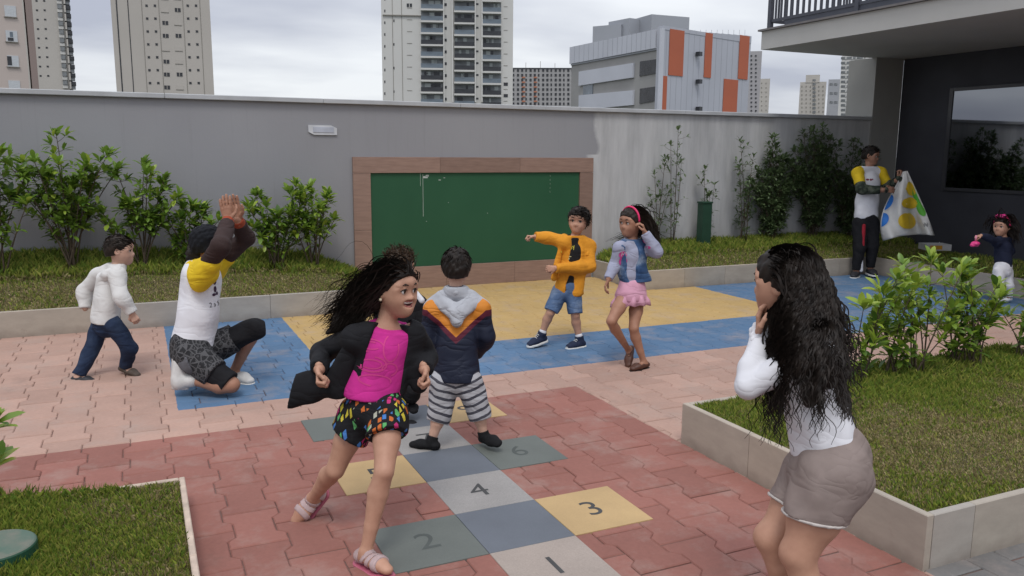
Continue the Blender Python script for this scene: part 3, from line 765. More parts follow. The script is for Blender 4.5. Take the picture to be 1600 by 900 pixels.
# ================================================================== plants
def leaf_material(name, c0, c1):
    m, t, b = new_mat(name); g = NG(t); oi = g.n('ShaderNodeObjectInfo').outputs['Random']
    c = g.ramp(oi, [(0.0, c0), (1.0, c1)]); n = g.noise(g.obj(), 30, 2)
    t.links.new(c, b.inputs['Base Color']); b.inputs['Roughness'].default_value = 0.38; b.inputs['Specular IOR Level'].default_value = 0.5
    tr = g.n('ShaderNodeBsdfTranslucent'); t.links.new(c, tr.inputs['Color'])
    mx = g.n('ShaderNodeMixShader'); mx.inputs[0].default_value = 0.38
    o = t.nodes['Material Output']; t.links.new(b.outputs[0], mx.inputs[1]); t.links.new(tr.outputs[0], mx.inputs[2]); t.links.new(mx.outputs[0], o.inputs[0])
    return m
L_DARK = leaf_material('leaf_dark', (.058, .130, .020), (.115, .205, .034))
L_MID = leaf_material('leaf_mid', (.135, .245, .032), (.225, .345, .050))
L_YEL = leaf_material('leaf_young', (.25, .37, .040), (.38, .48, .07))
L_DULL = leaf_material('leaf_dull', (.080, .130, .055), (.14, .195, .085))
m_stem = plain('stem_bark', (.085, .065, .042), .85, var=.3, scale=40)
def leaf_geom(L=1.0, W=.43, fold=.12, droop=.25):
    v = []; f = []; st = [(0, .04), (.25, .62), (.55, 1.0), (.82, .72), (1.0, .03)]
    for i, (t_, w_) in enumerate(st):
        z = -droop*t_*t_; v += [(t_*L, -w_*W/2*L, (z+fold*w_*.5)*L), (t_*L, 0, z*L), (t_*L, w_*W/2*L, (z+fold*w_*.5)*L)]
    for i in range(4):
        a = 3*i; f += [(a, a+1, a+4, a+3), (a+1, a+2, a+5, a+4)]
    return v, f
LEAF_V, LEAF_F = leaf_geom(); LEAF_V = np.array(LEAF_V)
LEAF_ME = {id(m): mesh_np('leaf', LEAF_V, LEAF_F, m) for m in (L_DARK, L_MID, L_YEL)}
def leaf_frame(d, up):
    d = unit(d); s = np.cross(up, d); s = unit(s) if np.linalg.norm(s) > .05 else unit(np.cross(V(1, .2, 0), d)); n = np.cross(d, s)
    return d, s, n
def shrub(base, tips, label, seed, leaf=.075, group=None, objs=260, young=.25, body=1.0, r0=.010, dens=1.0, name='shrub', mats=None, low=.34):
    """stems rise from base to each tip (offsets); rosettes of leaves at the tips and along the upper stems"""
    r = random.Random(seed); base = np.asarray(base, float)
    root = tag(empty(name, base), label, 'shrub', group); sm = MB(); L = []
    for tip in tips:
        tip = np.asarray(tip, float); st = V(r.uniform(-.05, .05), r.uniform(-.04, .04), 0)
        mid = st*.5+tip*.45+V(tip[0]*-.12+r.uniform(-.03, .03), r.uniform(-.03, .03), tip[2]*.08)
        pts = [(1-t_)**2*st+2*t_*(1-t_)*mid+t_*t_*tip for t_ in np.linspace(0, 1, 9)]
        sm.tube(pts, list(np.linspace(r0, r0*.3, 9)), 5)
        H = np.linalg.norm(tip)
        def rosette(p, ax, n, ln, sp):
            a0 = r.uniform(0, 6.28)
            for k in range(n):
                a = a0+k*2.4; el = r.uniform(.15, 1.15)*sp
                s1 = unit(np.cross(ax, V(.3, .9, .1))); s2 = np.cross(ax, s1)
                d = ax*cos(el)+(s1*cos(a)+s2*sin(a))*sin(el)
                L.append((p+d*.006-ax*k*.004, d, ln*r.uniform(.65, 1.15), p[2]/max(H, .01)))
        ax = unit(pts[-1]-pts[-3])
        rosette(pts[-1], ax, int(9*dens), leaf, 1.0)
        nb = int(max(2, H/.115)*body)
        for q in range(nb):
            t_ = r.uniform(low, .97); i = min(7, int(t_*8)); p = pts[i]+(pts[i+1]-pts[i])*(t_*8-i)
            dirn = unit(V(r.gauss(0, 1), r.gauss(0, .8), r.uniform(.2, 1.1))); ln = r.uniform(.04, .13)*(1.1-t_*.4)*min(1.4, H)
            e_ = p+dirn*ln; sm.tube([p, p+dirn*ln*.5+V(0, 0, -.004), e_], [r0*.35, r0*.28, r0*.2], 4, False)
            rosette(e_, unit(dirn+V(0, 0, .5)), int(r.randint(4, 7)*dens), leaf*r.uniform(.7, 1.0), 1.2)
    sm.build('stem', m_stem, root, smooth=True)
    r.shuffle(L); mb = MB(); ms = mats or (L_DARK, L_MID, L_YEL)
    for i, (p, d, ln, hh) in enumerate(L):
        d, s, n = leaf_frame(d, V(r.uniform(-.3, .3), r.uniform(-.3, .3), 1))
        if i < objs:
            yv = r.random(); m = ms[2] if yv < young*(.3+hh) else (ms[1] if r.random() < .5 else ms[0])
            o = bpy.data.objects.new('leaf', LEAF_ME[id(m)]); COL.objects.link(o); o.parent = root
            M_ = Matrix.Identity(4)
            for a in range(3): M_[a][0] = d[a]*ln; M_[a][1] = s[a]*ln; M_[a][2] = n[a]*ln; M_[a][3] = p[a]
            o.matrix_local = M_
        else: mb.add([p+ln*(a*d+b*s+c*n) for a, b, c in LEAF_V], LEAF_F)
    if mb.v: tag(mb.build('foliage', ms[1], root, smooth=True), kind='stuff')
    return root
def tipset(seed, n, w, h0, h1, lean=0.0, dep=.22):
    r = random.Random(seed); res = []
    for i in range(n):
        u = (i+.5)/n*2-1; hh = r.uniform(h0, h1)*(1-.25*abs(u)**2)
        res.append(V(u*w+r.uniform(-.05, .05)+lean, r.uniform(-dep, dep*.5), hh))
    return res
def wall_spot(px, py, y): p = on_y(px, py, y); return p
GL = 'leafy shrubs in the bed left of the chalkboard'
# (base px, y plane, half width m, heights, stems)
for k, (bx_, by_, yy, w_, h0, h1_, n, sd, lab) in enumerate([
    (0, 402, 6.45, .34, .80, 1.28, 9, 1, 'leafy green shrub cut by the left edge of the picture'),
    (110, 402, 6.5, .50, .85, 1.36, 13, 2, 'tallest leafy shrub on the left, behind the boy in the white hoodie'),
    (222, 402, 6.5, .42, .60, 1.08, 10, 4, 'spreading leafy shrub just left of the kneeling adult'),
    (298, 402, 6.45, .30, .42, .78, 8, 6, 'small low shrub hidden partly behind the kneeling adult'),
    (430, 402, 6.45, .34, .55, .86, 9, 8, 'leafy shrub just right of the raised clapping hands'),
    (490, 404, 6.48, .30, .62, 1.0, 9, 9, 'leafy shrub closest to the left side of the chalkboard frame')]):
    p = wall_spot(bx_, by_, yy); p[2] = float(h1(p[0], p[1]))
    shrub(p, tipset(sd, n, w_, h0, h1_), lab, 40+sd, leaf=.108, group=GL, objs=300, young=.50, body=1.8, dens=1.25, low=.36)
# climbing plants on the right-hand wall
GR = 'thin plants growing up the right part of the wall'
for k, (px_, wpx, top, n, sd, dn, bo, lab) in enumerate([
    (1028, 22, 238, 4, 21, .7, .9, 'sparse thin stemmed plant behind the girl in the denim vest'),
    (1052, 16, 212, 3, 22, .7, .8, 'tall wispy bare stemmed plant beside the sparse one on the pale wall'),
    (1103, 14, 250, 3, 23, .8, .9, 'small plant sprouting from behind the green box'),
    (1160, 22, 222, 5, 24, .8, 1.2, 'thin twining plant right of the green box'),
    (1208, 46, 205, 17, 25, 1.4, 2.6, 'dense dark climbing bush in the middle of the right wall'),
    (1268, 44, 202, 17, 26, 1.3, 2.5, 'dark climbing bush nearest the shaded corner'),
    (1324, 40, 205, 13, 27, 1.2, 2.0, 'shaded climbing bush right behind the standing young man')]):
    p = on_y(px_, 378, 6.66); p[2] = float(h2(p[0], p[1])); q = on_y(px_, top, 6.72); e2 = on_y(px_+wpx, 378, 6.66)
    H_ = q[2]-p[2]; ww = abs(e2[0]-p[0])
    shrub(p, tipset(sd, n, ww, H_*.55, H_*1.05, dep=.07), lab, 60+sd, leaf=.078, group=GR, objs=0, young=0, body=bo*1.7, r0=.007, dens=dn, low=.12, name='climbing_plant', mats=(L_DULL, L_DULL, L_DULL))
p0 = on_y(1097, 316, 6.55); p1 = on_y(1110, 374, 6.55)
gbx = tag(empty('green_box', (p0[0]+.09, 6.6, .3)), 'slim green metal post box standing in the grass by the pale wall', 'utility box')
MB().box(-.075, .075, -.06, .06, 0, p0[2]-.32, .006).build('body', plain('green_metal', (.020, .058, .034), .5), gbx)
MB().box(-.083, .083, -.068, .068, p0[2]-.319, p0[2]-.295, .004).build('cap', plain('green_metal', (.020, .058, .034), .5), gbx)
# shrubs in the near-right bed
GN = 'shrubs in the near right bed'
for k, (px_, py_, yy, w_, h0, h1_, n, sd, yg, lab) in enumerate([
    (1340, 606, .98, .16, .42, .72, 7, 31, .55, 'open stemmed shrub right beside the curly haired girl'),
    (1392, 592, .96, .13, .40, .66, 5, 35, .65, 'yellowish young shrub between the girl and the big leafy shrub'),
    (1428, 592, .95, .20, .58, .86, 9, 32, .50, 'tallest leafy shrub in the near right bed below the spotted cloth'),
    (1520, 590, .93, .20, .48, .70, 8, 33, .45, 'leafy shrub second from the right edge in the near right bed'),
    (1484, 588, 1.02, .18, .45, .72, 7, 36, .5, 'mid height leafy shrub between the two tallest in the near right bed'),
    (1594, 588, .92, .18, .44, .62, 7, 34, .45, 'leafy shrub cut by the right edge of the picture')]):
    p = on_y(px_, py_, yy); p[2] = float(h3(p[0], p[1]))
    shrub(p, tipset(sd, n, w_*1.25, h0*.42, h1_*1.0, dep=.16), lab, 80+sd, leaf=.095, group=GN, objs=300, young=yg, body=1.25, r0=.0065, dens=1.15, low=.28)
# big-leaved sprig at the left frame edge
p = on_z(-12, 770, .14)
shrub((p[0], p[1], .12), [V(.03, 0, .33), V(.02, .05, .13), V(-.08, .02, .36), V(-.05, -.04, .25)], 'big leaved sprig poking in at the left edge above the grass', 131, leaf=.125, objs=120, young=.15, body=.35, r0=.006, name='shrub')
# ================================================================== people: smooth blended solids meshed on a grid
def cone(a, b, ra, rb, k=.02, flat=None): return ('c', np.asarray(a, float), np.asarray(b, float), ra, rb, k, flat, 1)
def ball(c, r, k=.02, flat=None): return cone(c, c, r, r, k, flat)
def ell(c, axes, rad, k=.02, sign=1): return ('e', np.asarray(c, float), np.asarray(axes, float), np.asarray(rad, float), k, None, None, sign)
def groove(a, b, ra, rb, k=.01, flat=None): return ('c', np.asarray(a, float), np.asarray(b, float), ra, rb, k, flat, -1)
def carve(c, r, k=.01): return ('c', np.asarray(c, float), np.asarray(c, float), r, r, k, None, -1)
def sdf_mesh(prims, vox, cuts=(), wob=0.0, wfreq=60.0, seed=0):
    add = [p for p in prims if p[7] > 0]
    lo = np.min([np.minimum(p[1], p[2])-max(p[3], p[4]) if p[0] == 'c' else p[1]-p[3].max() for p in add], 0)-vox*3-wob
    hi = np.max([np.maximum(p[1], p[2])+max(p[3], p[4]) if p[0] == 'c' else p[1]+p[3].max() for p in add], 0)+vox*3+wob
    n = np.ceil((hi-lo)/vox).astype(int)+1
    D = np.full(n, .06, np.float32)
    ax = [(lo[i]+vox*np.arange(n[i])).astype(np.float32) for i in range(3)]
    for p in prims:
        if p[0] == 'c': l_, h_ = np.minimum(p[1], p[2])-max(p[3], p[4]), np.maximum(p[1], p[2])+max(p[3], p[4]); k = p[5]
        else: l_, h_ = p[1]-p[3].max(), p[1]+p[3].max(); k = p[4]
        mg = k+vox*3
        i0 = np.clip(np.floor((l_-mg-lo)/vox).astype(int), 0, n); i1 = np.clip(np.ceil((h_+mg-lo)/vox).astype(int)+1, 0, n)
        if (i1 <= i0).any(): continue
        X = ax[0][i0[0]:i1[0]][:, None, None]; Y = ax[1][i0[1]:i1[1]][None, :, None]; Z = ax[2][i0[2]:i1[2]][None, None, :]
        if p[0] == 'c':
            a, b, ra, rb, k, flat, sg = p[1:8]
            x, y, z = X-a[0], Y-a[1], Z-a[2]; ba = b-a; sc = 1.0
            if flat is not None:
                nn, ratio = np.asarray(flat[0]), flat[1]; q = (x*nn[0]+y*nn[1]+z*nn[2])*(1/ratio-1)
                x, y, z = x+q*nn[0], y+q*nn[1], z+q*nn[2]; ba = ba+nn*(ba@nn)*(1/ratio-1); sc = (1+ratio)/2
            l2 = ba@ba
            if l2 > 1e-10:
                t = np.clip((x*ba[0]+y*ba[1]+z*ba[2])/l2, 0, 1); r = ra+(rb-ra)*t
                d = np.sqrt((x-t*ba[0])**2+(y-t*ba[1])**2+(z-t*ba[2])**2)-r
            else: d = np.sqrt(x*x+y*y+z*z)-ra
            d = d*sc
        else:
            c, A, R, k = p[1:5]; sg = p[7]
            x, y, z = X-c[0], Y-c[1], Z-c[2]
            q = [(x*A[i][0]+y*A[i][1]+z*A[i][2])/R[i] for i in range(3)]
            k0 = np.sqrt(q[0]**2+q[1]**2+q[2]**2); k1 = np.sqrt((q[0]/R[0])**2+(q[1]/R[1])**2+(q[2]/R[2])**2)+1e-9
            d = k0*(k0-1)/k1
        B = D[i0[0]:i1[0], i0[1]:i1[1], i0[2]:i1[2]]
        if sg > 0:
            h = np.maximum(k-np.abs(B-d), 0)/k; B[...] = np.minimum(B, d)-h*h*k*.25
        else:
            h = np.maximum(k-np.abs(B+d), 0)/k; B[...] = np.maximum(B, -d)+h*h*k*.25
    X, Y, Z = ax[0][:, None, None], ax[1][None, :, None], ax[2][None, None, :]
    if wob > 0:
        r = np.random.default_rng(seed)
        for i in range(4):
            kv = r.normal(0, 1, 3)*np.array([1, 1, .7]); kv *= wfreq*r.uniform(.5, 1.3)/np.linalg.norm(kv)
            D += (wob*.5*np.sin(kv[0]*X+kv[1]*Y+kv[2]*Z+r.uniform(0, 6))).astype(np.float32)
    for c in cuts:
        pt, nn, R = c
        d = (X-pt[0])*nn[0]+(Y-pt[1])*nn[1]+(Z-pt[2])*nn[2]
        if R is None: D = np.maximum(D, d)
        else: D = np.where((X-pt[0])**2+(Y-pt[1])**2+(Z-pt[2])**2 < R*R, np.maximum(D, d), D)
    D[0], D[-1], D[:, 0], D[:, -1], D[:, :, 0], D[:, :, -1] = .05, .05, .05, .05, .05, .05
    return surface_nets(D.astype(np.float32), lo, vox)
def surface_nets(D, lo, vox):
    s = D < 0; c8 = s.astype(np.int8)
    cnt = sum(c8[a:D.shape[0]-1+a, b:D.shape[1]-1+b, c:D.shape[2]-1+c] for a in (0, 1) for b in (0, 1) for c in (0, 1))
    idx = np.argwhere((cnt > 0) & (cnt < 8))
    if len(idx) == 0: return np.zeros((0, 3)), np.zeros((0, 4), int)
    ids = np.full(cnt.shape, -1, np.int32); ids[tuple(idx.T)] = np.arange(len(idx))
    acc = np.zeros((len(idx), 3)); num = np.zeros(len(idx))
    for a in range(8):
        A = np.array([a & 1, a >> 1 & 1, a >> 2 & 1])
        for axis in range(3):
            if A[axis]: continue
            Bc = A.copy(); Bc[axis] = 1
            da = D[tuple((idx+A).T)]; db = D[tuple((idx+Bc).T)]; m = (da < 0) != (db < 0)
            t = np.where(m, da/(np.where(m, da-db, 1)), 0)
            ps = A+t[:, None]*(Bc-A); acc += ps*m[:, None]; num += m
    v = lo+vox*(idx+acc/num[:, None])
    F = []
    for axis in range(3):
        sl0 = [slice(None)]*3; sl1 = [slice(None)]*3; sl0[axis] = slice(0, -1); sl1[axis] = slice(1, None)
        e = np.argwhere(s[tuple(sl0)] != s[tuple(sl1)]); u, w_ = (axis+1) % 3, (axis+2) % 3
        ok = (e[:, u] > 0) & (e[:, w_] > 0) & (e[:, u] < D.shape[u]-1) & (e[:, w_] < D.shape[w_]-1); e = e[ok]
        def g(du, dw): q = e.copy(); q[:, u] += du; q[:, w_] += dw; return ids[tuple(q.T)]
        quad = np.stack([g(-1, -1), g(0, -1), g(0, 0), g(-1, 0)], 1); ins = s[tuple(e.T)]
        quad[~ins] = quad[~ins][:, ::-1]; F.append(quad)
    return v, np.concatenate(F)
def merge(parts):
    vs_, fs, b = [], [], 0
    for v, f in parts:
        if len(v) == 0: continue
        vs_.append(v); fs.append(f+b); b += len(v)
    return np.concatenate(vs_), np.concatenate(fs)

def skin_mat(name, col):
    m, t, b = new_mat(name); g = NG(t); ob = g.obj()
    n = g.noise(ob, 22, 3); n2 = g.noise(ob, 5, 2)
    lo = (col[0]*.90, col[1]*.86, col[2]*.84); hi = (min(1, col[0]*1.07), col[1]*1.07, col[2]*1.06)
    t.links.new(g.mix(g.math('MULTIPLY', n2, .35), g.ramp(n, [(.3, lo), (.7, hi)]), (col[0]*1.02, col[1]*.80, col[2]*.72)), b.inputs['Base Color'])
    b.inputs['Roughness'].default_value = .55; b.inputs['Specular IOR Level'].default_value = .35
    t.links.new(g.bump(g.noise(ob, 180, 2), .06, .002), b.inputs['Normal']); return m
SK_A = skin_mat('skin_light_brown', (.455, .265, .185)); SK_B = skin_mat('skin_tan', (.345, .185, .122)); SK_C = skin_mat('skin_brown', (.30, .165, .11)); SK_D = skin_mat('skin_fair', (.52, .335, .255))
def hair_mat(name, c0, c1, rough=.58):
    m, t, b = new_mat(name); g = NG(t)
    n = g.noise(g.obj(), 35, 3)
    t.links.new(g.ramp(n, [(.3, c0), (.75, c1)]), b.inputs['Base Color']); b.inputs['Roughness'].default_value = rough; b.inputs['Specular IOR Level'].default_value = .22; return m
H_BLACK = hair_mat('hair_black', (.009, .007, .006), (.026, .019, .015)); H_BROWN = hair_mat('hair_brown', (.030, .019, .012), (.085, .055, .033), .5)
H_DARK = hair_mat('hair_dark_brown', (.012, .009, .007), (.032, .022, .016))
m_eyew = plain('eye_white', (.62, .60, .57), .25); m_iris = plain('eye_iris', (.020, .011, .007), .12, spec=.8)
m_lip = plain('lip_skin', (.36, .125, .105), .45); m_brow = plain('brow_hair', (.022, .016, .012), .8); m_teeth = plain('teeth', (.72, .70, .66), .25); m_mouth = plain('mouth_inside', (.06, .012, .012), .6)

class Person:
    def __init__(s, label, D0, H, base, front, skin, near=True, group=None):
        s.D0 = D0; s.H = H; s.base = np.array([base[0], base[1], 0.0]); s.front = np.asarray(front, float); s.skin = skin; s.near = near
        s.root = tag(empty('person', s.base), label, 'person', group)
        s.vb = .0095 if near else .011; s.vg = .0065 if near else .009; s.vh = .0035 if near else .0048
    def J(s, px, py, off=0.0): return at(px, py, s.D0+off)-s.base
    def joints(s, **k):
        s.j = {n: s.J(*v) for n, v in k.items()}; j = s.j
        s.lat = unit(j['sb']-j['sa']); s.up = unit(j['neck']-j['pel'])
        f = s.front-s.up*(s.front@s.up); f = f-unit(s.lat-s.up*(s.lat@s.up))*(f@unit(s.lat-s.up*(s.lat@s.up)))
        if np.linalg.norm(f) < .15: f = s.front-s.up*(s.front@s.up)
        s.fw = unit(f); s.side = np.cross(s.up, s.fw)
        return j
    def put(s, name, vf, mat, parent=None, smooth=True):
        v, f = vf; o = link(name, mesh_np(name, v, f, mat, smooth), parent or s.root); return o
    def part(s, name, prims, mat, cuts=(), wob=0.0, wf=60, vox=None, parent=None, seed=1):
        return s.put(name, sdf_mesh(prims, vox or s.vg, cuts, wob, wf, seed), mat, parent)
    # --- limb primitives, i = extra thickness for clothes
    def torso(s, i=0.0, k=.03, wide=1.0, low=True):
        H, j = s.H, s.j; sh = (j['sa']+j['sb'])/2; ch = sh+(j['pel']-sh)*.24; wa = sh+(j['pel']-sh)*.64; pe = j['pel']
        fl = (s.fw, .70); r = [cone(ch, wa, .081*H*wide+i, .072*H*wide+i, k, fl)]
        r += [cone(wa, pe, .072*H*wide+i, .082*H*wide+i, k, fl)] if low else []
        r += [cone(j['neck']-s.up*.012*H, j[a]-s.up*.008*H, .036*H+i*.8, .034*H+i, k) for a in ('sa', 'sb')]
        return r
    def arm(s, a, i=0.0, k=.010, t=1.0, fist=False):
        H, j = s.H, s.j; S, E, W_ = j['s'+a], j['e'+a], j['w'+a]; fa = E+(W_-E)*.28
        r = [cone(S, E, .033*H+i, .026*H+i, k)]
        if t > .5: r += [cone(E, fa, .026*H+i, .0265*H+i, k), cone(fa, E+(W_-E)*min(1, t), .0265*H+i, .0185*H+i, k)]
        return r
    def leg(s, a, i=0.0, k=.009, thick=1.0, lower=True):
        H, j = s.H, s.j; P_, K, A = j['h'+a], j['k'+a], j['a'+a]; kt = 1+(thick-1)*.8; ld = unit(K-P_); fr = s.fw-ld*(s.fw@ld); fr = unit(fr) if np.linalg.norm(fr) > .05 else s.fw
        sh_ = unit(A-K); bk = s.fw-sh_*(s.fw@sh_); bk = -unit(bk) if np.linalg.norm(bk) > .05 else -s.fw
        r = [cone(P_, P_+(K-P_)*.5, .045*H*thick+i, .0435*H*thick+i, k), cone(P_+(K-P_)*.5, P_+(K-P_)*.88, .0435*H*thick+i, .0315*H*kt+i, k), cone(P_+(K-P_)*.88, K, .0315*H*kt+i, .0305*H*kt+i, k),
             ell(K+fr*.012*H*kt, (fr, np.cross(ld, fr), ld), (.022*H*kt+i, .0215*H*kt+i, .027*H*kt+i), .012)]
        if lower:
            c1 = K+(A-K)*.28+bk*.009*H; c2 = K+(A-K)*.68+bk*.003*H
            r += [cone(K, c1, .0290*H*kt+i, .0325*H+i, k), cone(c1, c2, .0325*H+i, .0225*H+i, k), cone(c2, A, .0225*H+i, .0185*H+i, k), ell(A+UPZ*.006*H, (s.side, s.fw, UPZ), (.0225*H+i, .017*H+i, .014*H+i), .006)]
        return r
    # --- foot or shoe
    def footframe(s, a, up=UPZ):
        H, j = s.H, s.j; A, T = j['a'+a], j['t'+a]; u = unit(up); d = T-A; d = unit(d-u*(d@u)); return A, d, u, .148*H, np.cross(u, d)
    def foot(s, a, up=UPZ, i=0.0, k=.012):
        A, d, u, L, sd = s.footframe(a, up); S = A-u*.042*s.H; fl = (u, .72)
        return [cone(A, S+u*.15*L-d*.12*L, .021*s.H+i, .135*L+i, k), cone(S+u*.17*L-d*.13*L, S+u*.16*L+d*.38*L, .155*L+i, .185*L+i, k, fl),
                cone(S+u*.16*L+d*.38*L, S+u*.11*L+d*.64*L, .185*L+i, .135*L+i, k, fl)]
    def shoe(s, a, mat, up=UPZ, i=.006, sole=None, high=0.0, name='shoe', sole_h=.018):
        A, d, u, L, sd = s.footframe(a, up); S = A-u*.042*s.H-u*.004
        pr = s.foot(a, up, i)
        if high: pr.append(cone(A, A+unit(s.j['k'+a]-A)*high, .021*s.H+i+.004, .023*s.H+i+.004, .012))
        top = A+unit(s.j['k'+a]-A)*(high if high else .004)
        o = s.part(name, pr[(0 if high else 1):] if not high else pr, mat, cuts=[(S, -u, None), (top, unit(s.j['k'+a]-A), .06)], vox=min(s.vg, .005))
        if sole:
            fp = [cone(S-d*.14*L, S+d*.36*L, .165*L+i+.003, .195*L+i+.003, .01), cone(S+d*.36*L, S+d*.64*L, .195*L+i+.003, .145*L+i+.003, .01)]
            s.part('sole', fp, sole, cuts=[(S-u*.004, -u, None), (S+u*sole_h, u, None)], vox=min(s.vg, .006), parent=o)
        return o
    # --- hand with five fingers
    def hand(s, a, d, n, thumb=1, curl=(.35, .4, .3), spread=.12, L=None):
        W_ = s.j['w'+a]; L = L or .108*s.H; d = unit(d); n = unit(np.asarray(n)-d*(np.asarray(n)@d)); sd = np.cross(d, n)*thumb; r = []
        kn = []
        for q, (o, ln) in enumerate(((.165, .43), (.055, .48), (-.055, .45), (-.16, .36))):
            kp = W_+d*(.47-.02*abs(q-1))*L+sd*o*L; kn.append(kp); r.append(cone(W_+sd*o*.45*L+d*.06*L, kp, .085*L, .066*L, .012, (n, .72)))
            ang = 0.0; p = kp; fd = unit(d+sd*o*spread*4)
            for sgm, c in zip((.44, .31, .25), curl):
                ang += c; dd = fd*cos(ang)+n*sin(ang); e_ = p+dd*ln*sgm*L; r.append(cone(p, e_, .056*L*(1-.1*q*0), .048*L, .0022)); p = e_
        tb = W_+d*.10*L+sd*.13*L; t1 = tb+unit(d*.75+sd*.75+n*.35)*.24*L; tc_ = sum(curl)/3
        t2 = t1+unit(d*.9+sd*(.35-.9*min(1, tc_))+n*(.25+.6*min(1, tc_)))*.17*L; t3 = t2+unit(d*(.9-.5*min(1, tc_))-sd*.5*min(1, tc_)+n*.3)*.12*L
        r += [cone(tb, t1, .075*L, .062*L, .010), cone(t1, t2, .060*L, .056*L, .003), cone(t2, t3, .055*L, .046*L, .003)]
        r.append(cone(W_-d*.10*L, W_+d*.12*L, .0185*s.H, .10*L, .01, (n, .8)))
        return r
    # --- head
    def head(s, face, tilt=None, size=None, mouth='closed', ears=True, hair_c=None):
        j = s.j; s.hs = size or .165*s.H; F = unit(face); u0 = UPZ if tilt is None else unit(tilt)
        Lv = unit(np.cross(u0, F)); U_ = np.cross(F, Lv); s.hF, s.hL, s.hU = F, Lv, U_; h = s.hs; c = j['head']
        P_ = lambda a, b, e_: c+h*(a*F+b*Lv+e_*U_); s.hp = P_; AX = (F, Lv, U_)
        r = [ell(P_(-.045, 0, .12), AX, np.array([.445, .370, .375])*h, .03), ell(P_(.085, 0, -.16), AX, np.array([.305, .262, .345])*h, .05*h/.2),
             ell(P_(.240, 0, -.395), AX, np.array([.105, .115, .090])*h, .05*h/.2), ell(P_(.17, .175, -.14), AX, np.array([.16, .105, .13])*h, .04*h/.2), ell(P_(.17, -.175, -.14), AX, np.array([.16, .105, .13])*h, .04*h/.2),
             ell(P_(.33, 0, .075), AX, np.array([.075, .23, .055])*h, .04*h/.2), cone(P_(.372, 0, .03), P_(.440, 0, -.105), .026*h, .040*h, .03*h/.2), ball(P_(.395, .045, -.122), .034*h, .02*h/.2), ball(P_(.395, -.045, -.122), .034*h, .02*h/.2),
             carve(P_(.47, .15, -.005), .085*h, .04*h/.2), carve(P_(.47, -.15, -.005), .085*h, .04*h/.2)]
        if mouth == 'smile': r.append(('e', P_(.385, 0, -.250), np.array(AX), np.array([.080, .168, .066])*h, .012, None, None, -1))
        if ears:
            for sg in (1, -1): r += [ell(P_(-.02, sg*.365, -.03), AX, np.array([.085, .030, .115])*h, .012*h/.2), ('e', P_(.0, sg*.40, -.02), np.array(AX), np.array([.045, .022, .065])*h, .006, None, None, -1)]
        nk = j['neck']; r.append(cone(P_(-.09, 0, -.22), nk, .180*h, .031*s.H, .02))
        for sg in (1, -1): r += [cone(P_(.366, sg*.080, .034), P_(.378, sg*.15, .056), .013*h, .016*h, .006), cone(P_(.378, sg*.15, .056), P_(.332, sg*.235, .020), .016*h, .012*h, .006)]
        return r
    def face(s, parent, mouth='closed', brow=m_brow, look=None, eyes=True):
        h, P_, AX = s.hs, s.hp, (s.hF, s.hL, s.hU)
        if eyes:
            for sg in (1, -1):
                c = P_(.316, sg*.150, -.004); R = .070*h; g_ = unit(s.hF+.12*sg*s.hL if look is None else look)
                v, f = [], []; a1 = unit(np.cross(g_, s.hU)); a2 = np.cross(g_, a1); N, Mr = 14, 9
                for i in range(Mr):
                    th = pi*(i+.02)/(Mr-1+.04)
                    for q in range(N): ph = 2*pi*q/N; v.append(c+R*(cos(th)*g_+sin(th)*(cos(ph)*a1+sin(ph)*a2)))
                for i in range(Mr-1):
                    for q in range(N): f.append((i*N+q, i*N+(q+1) % N, (i+1)*N+(q+1) % N, (i+1)*N+q))
                f.append(tuple(range(N))[::-1])
                me = mesh_np('eye', v, f, [m_eyew, m_iris]); mi = [0]*len(f)
                for k_, ff in enumerate(f):
                    if min(ff)//N <= 1 or k_ == len(f)-1: mi[k_] = 1
                me.polygons.foreach_set('material_index', mi); link('eye', me, parent)
                lid = [cone(P_(.378, sg*.080, .018), P_(.396, sg*.15, .038), .009*h, .012*h, .003), cone(P_(.396, sg*.15, .038), P_(.346, sg*.240, .004), .012*h, .010*h, .003)]
                s.part('eyelid', lid, brow, vox=.0020 if s.near else .003, parent=parent)
                br = [cone(P_(.402, sg*.060, .105), P_(.398, sg*.15, .130), .012*h, .015*h, .004), cone(P_(.398, sg*.15, .130), P_(.335, sg*.262, .100), .015*h, .008*h, .004)]
                s.part('eyebrow', br, brow, vox=.0022 if s.near else .0032, parent=parent)
        vx = .0022 if s.near else .0032
        if mouth == 'smile':
            s.part('mouth', [ell(P_(.300, 0, -.25), AX, np.array([.05, .168, .068])*h, .004)], m_mouth, vox=vx, parent=parent)
            s.part('teeth', [ell(P_(.322, 0, -.226), AX, np.array([.052, .145, .032])*h, .004)], m_teeth, vox=vx, parent=parent)
            s.part('lips', [cone(P_(.31, sg*.155, -.215), P_(.368, sg*.07, -.203), .012*h, .016*h, .004) for sg in (1, -1)]+[cone(P_(.368, sg*.07, -.203), P_(.385, 0, -.198), .016*h, .019*h, .004) for sg in (1, -1)]
                   +[cone(P_(.31, sg*.15, -.225), P_(.345, sg*.08, -.302), .012*h, .020*h, .004) for sg in (1, -1)]+[cone(P_(.345, sg*.08, -.302), P_(.362, 0, -.318), .020*h, .024*h, .004) for sg in (1, -1)], m_lip, vox=vx, parent=parent)
        else:
            s.part('lips', [cone(P_(.345, .085, -.245), P_(.392, 0, -.232), .012*h, .022*h, .004), cone(P_(.345, -.085, -.245), P_(.392, 0, -.232), .012*h, .022*h, .004),
                            cone(P_(.34, .07, -.255), P_(.383, 0, -.268), .012*h, .026*h, .004), cone(P_(.34, -.07, -.255), P_(.383, 0, -.268), .012*h, .026*h, .004)], m_lip, vox=vx, parent=parent)
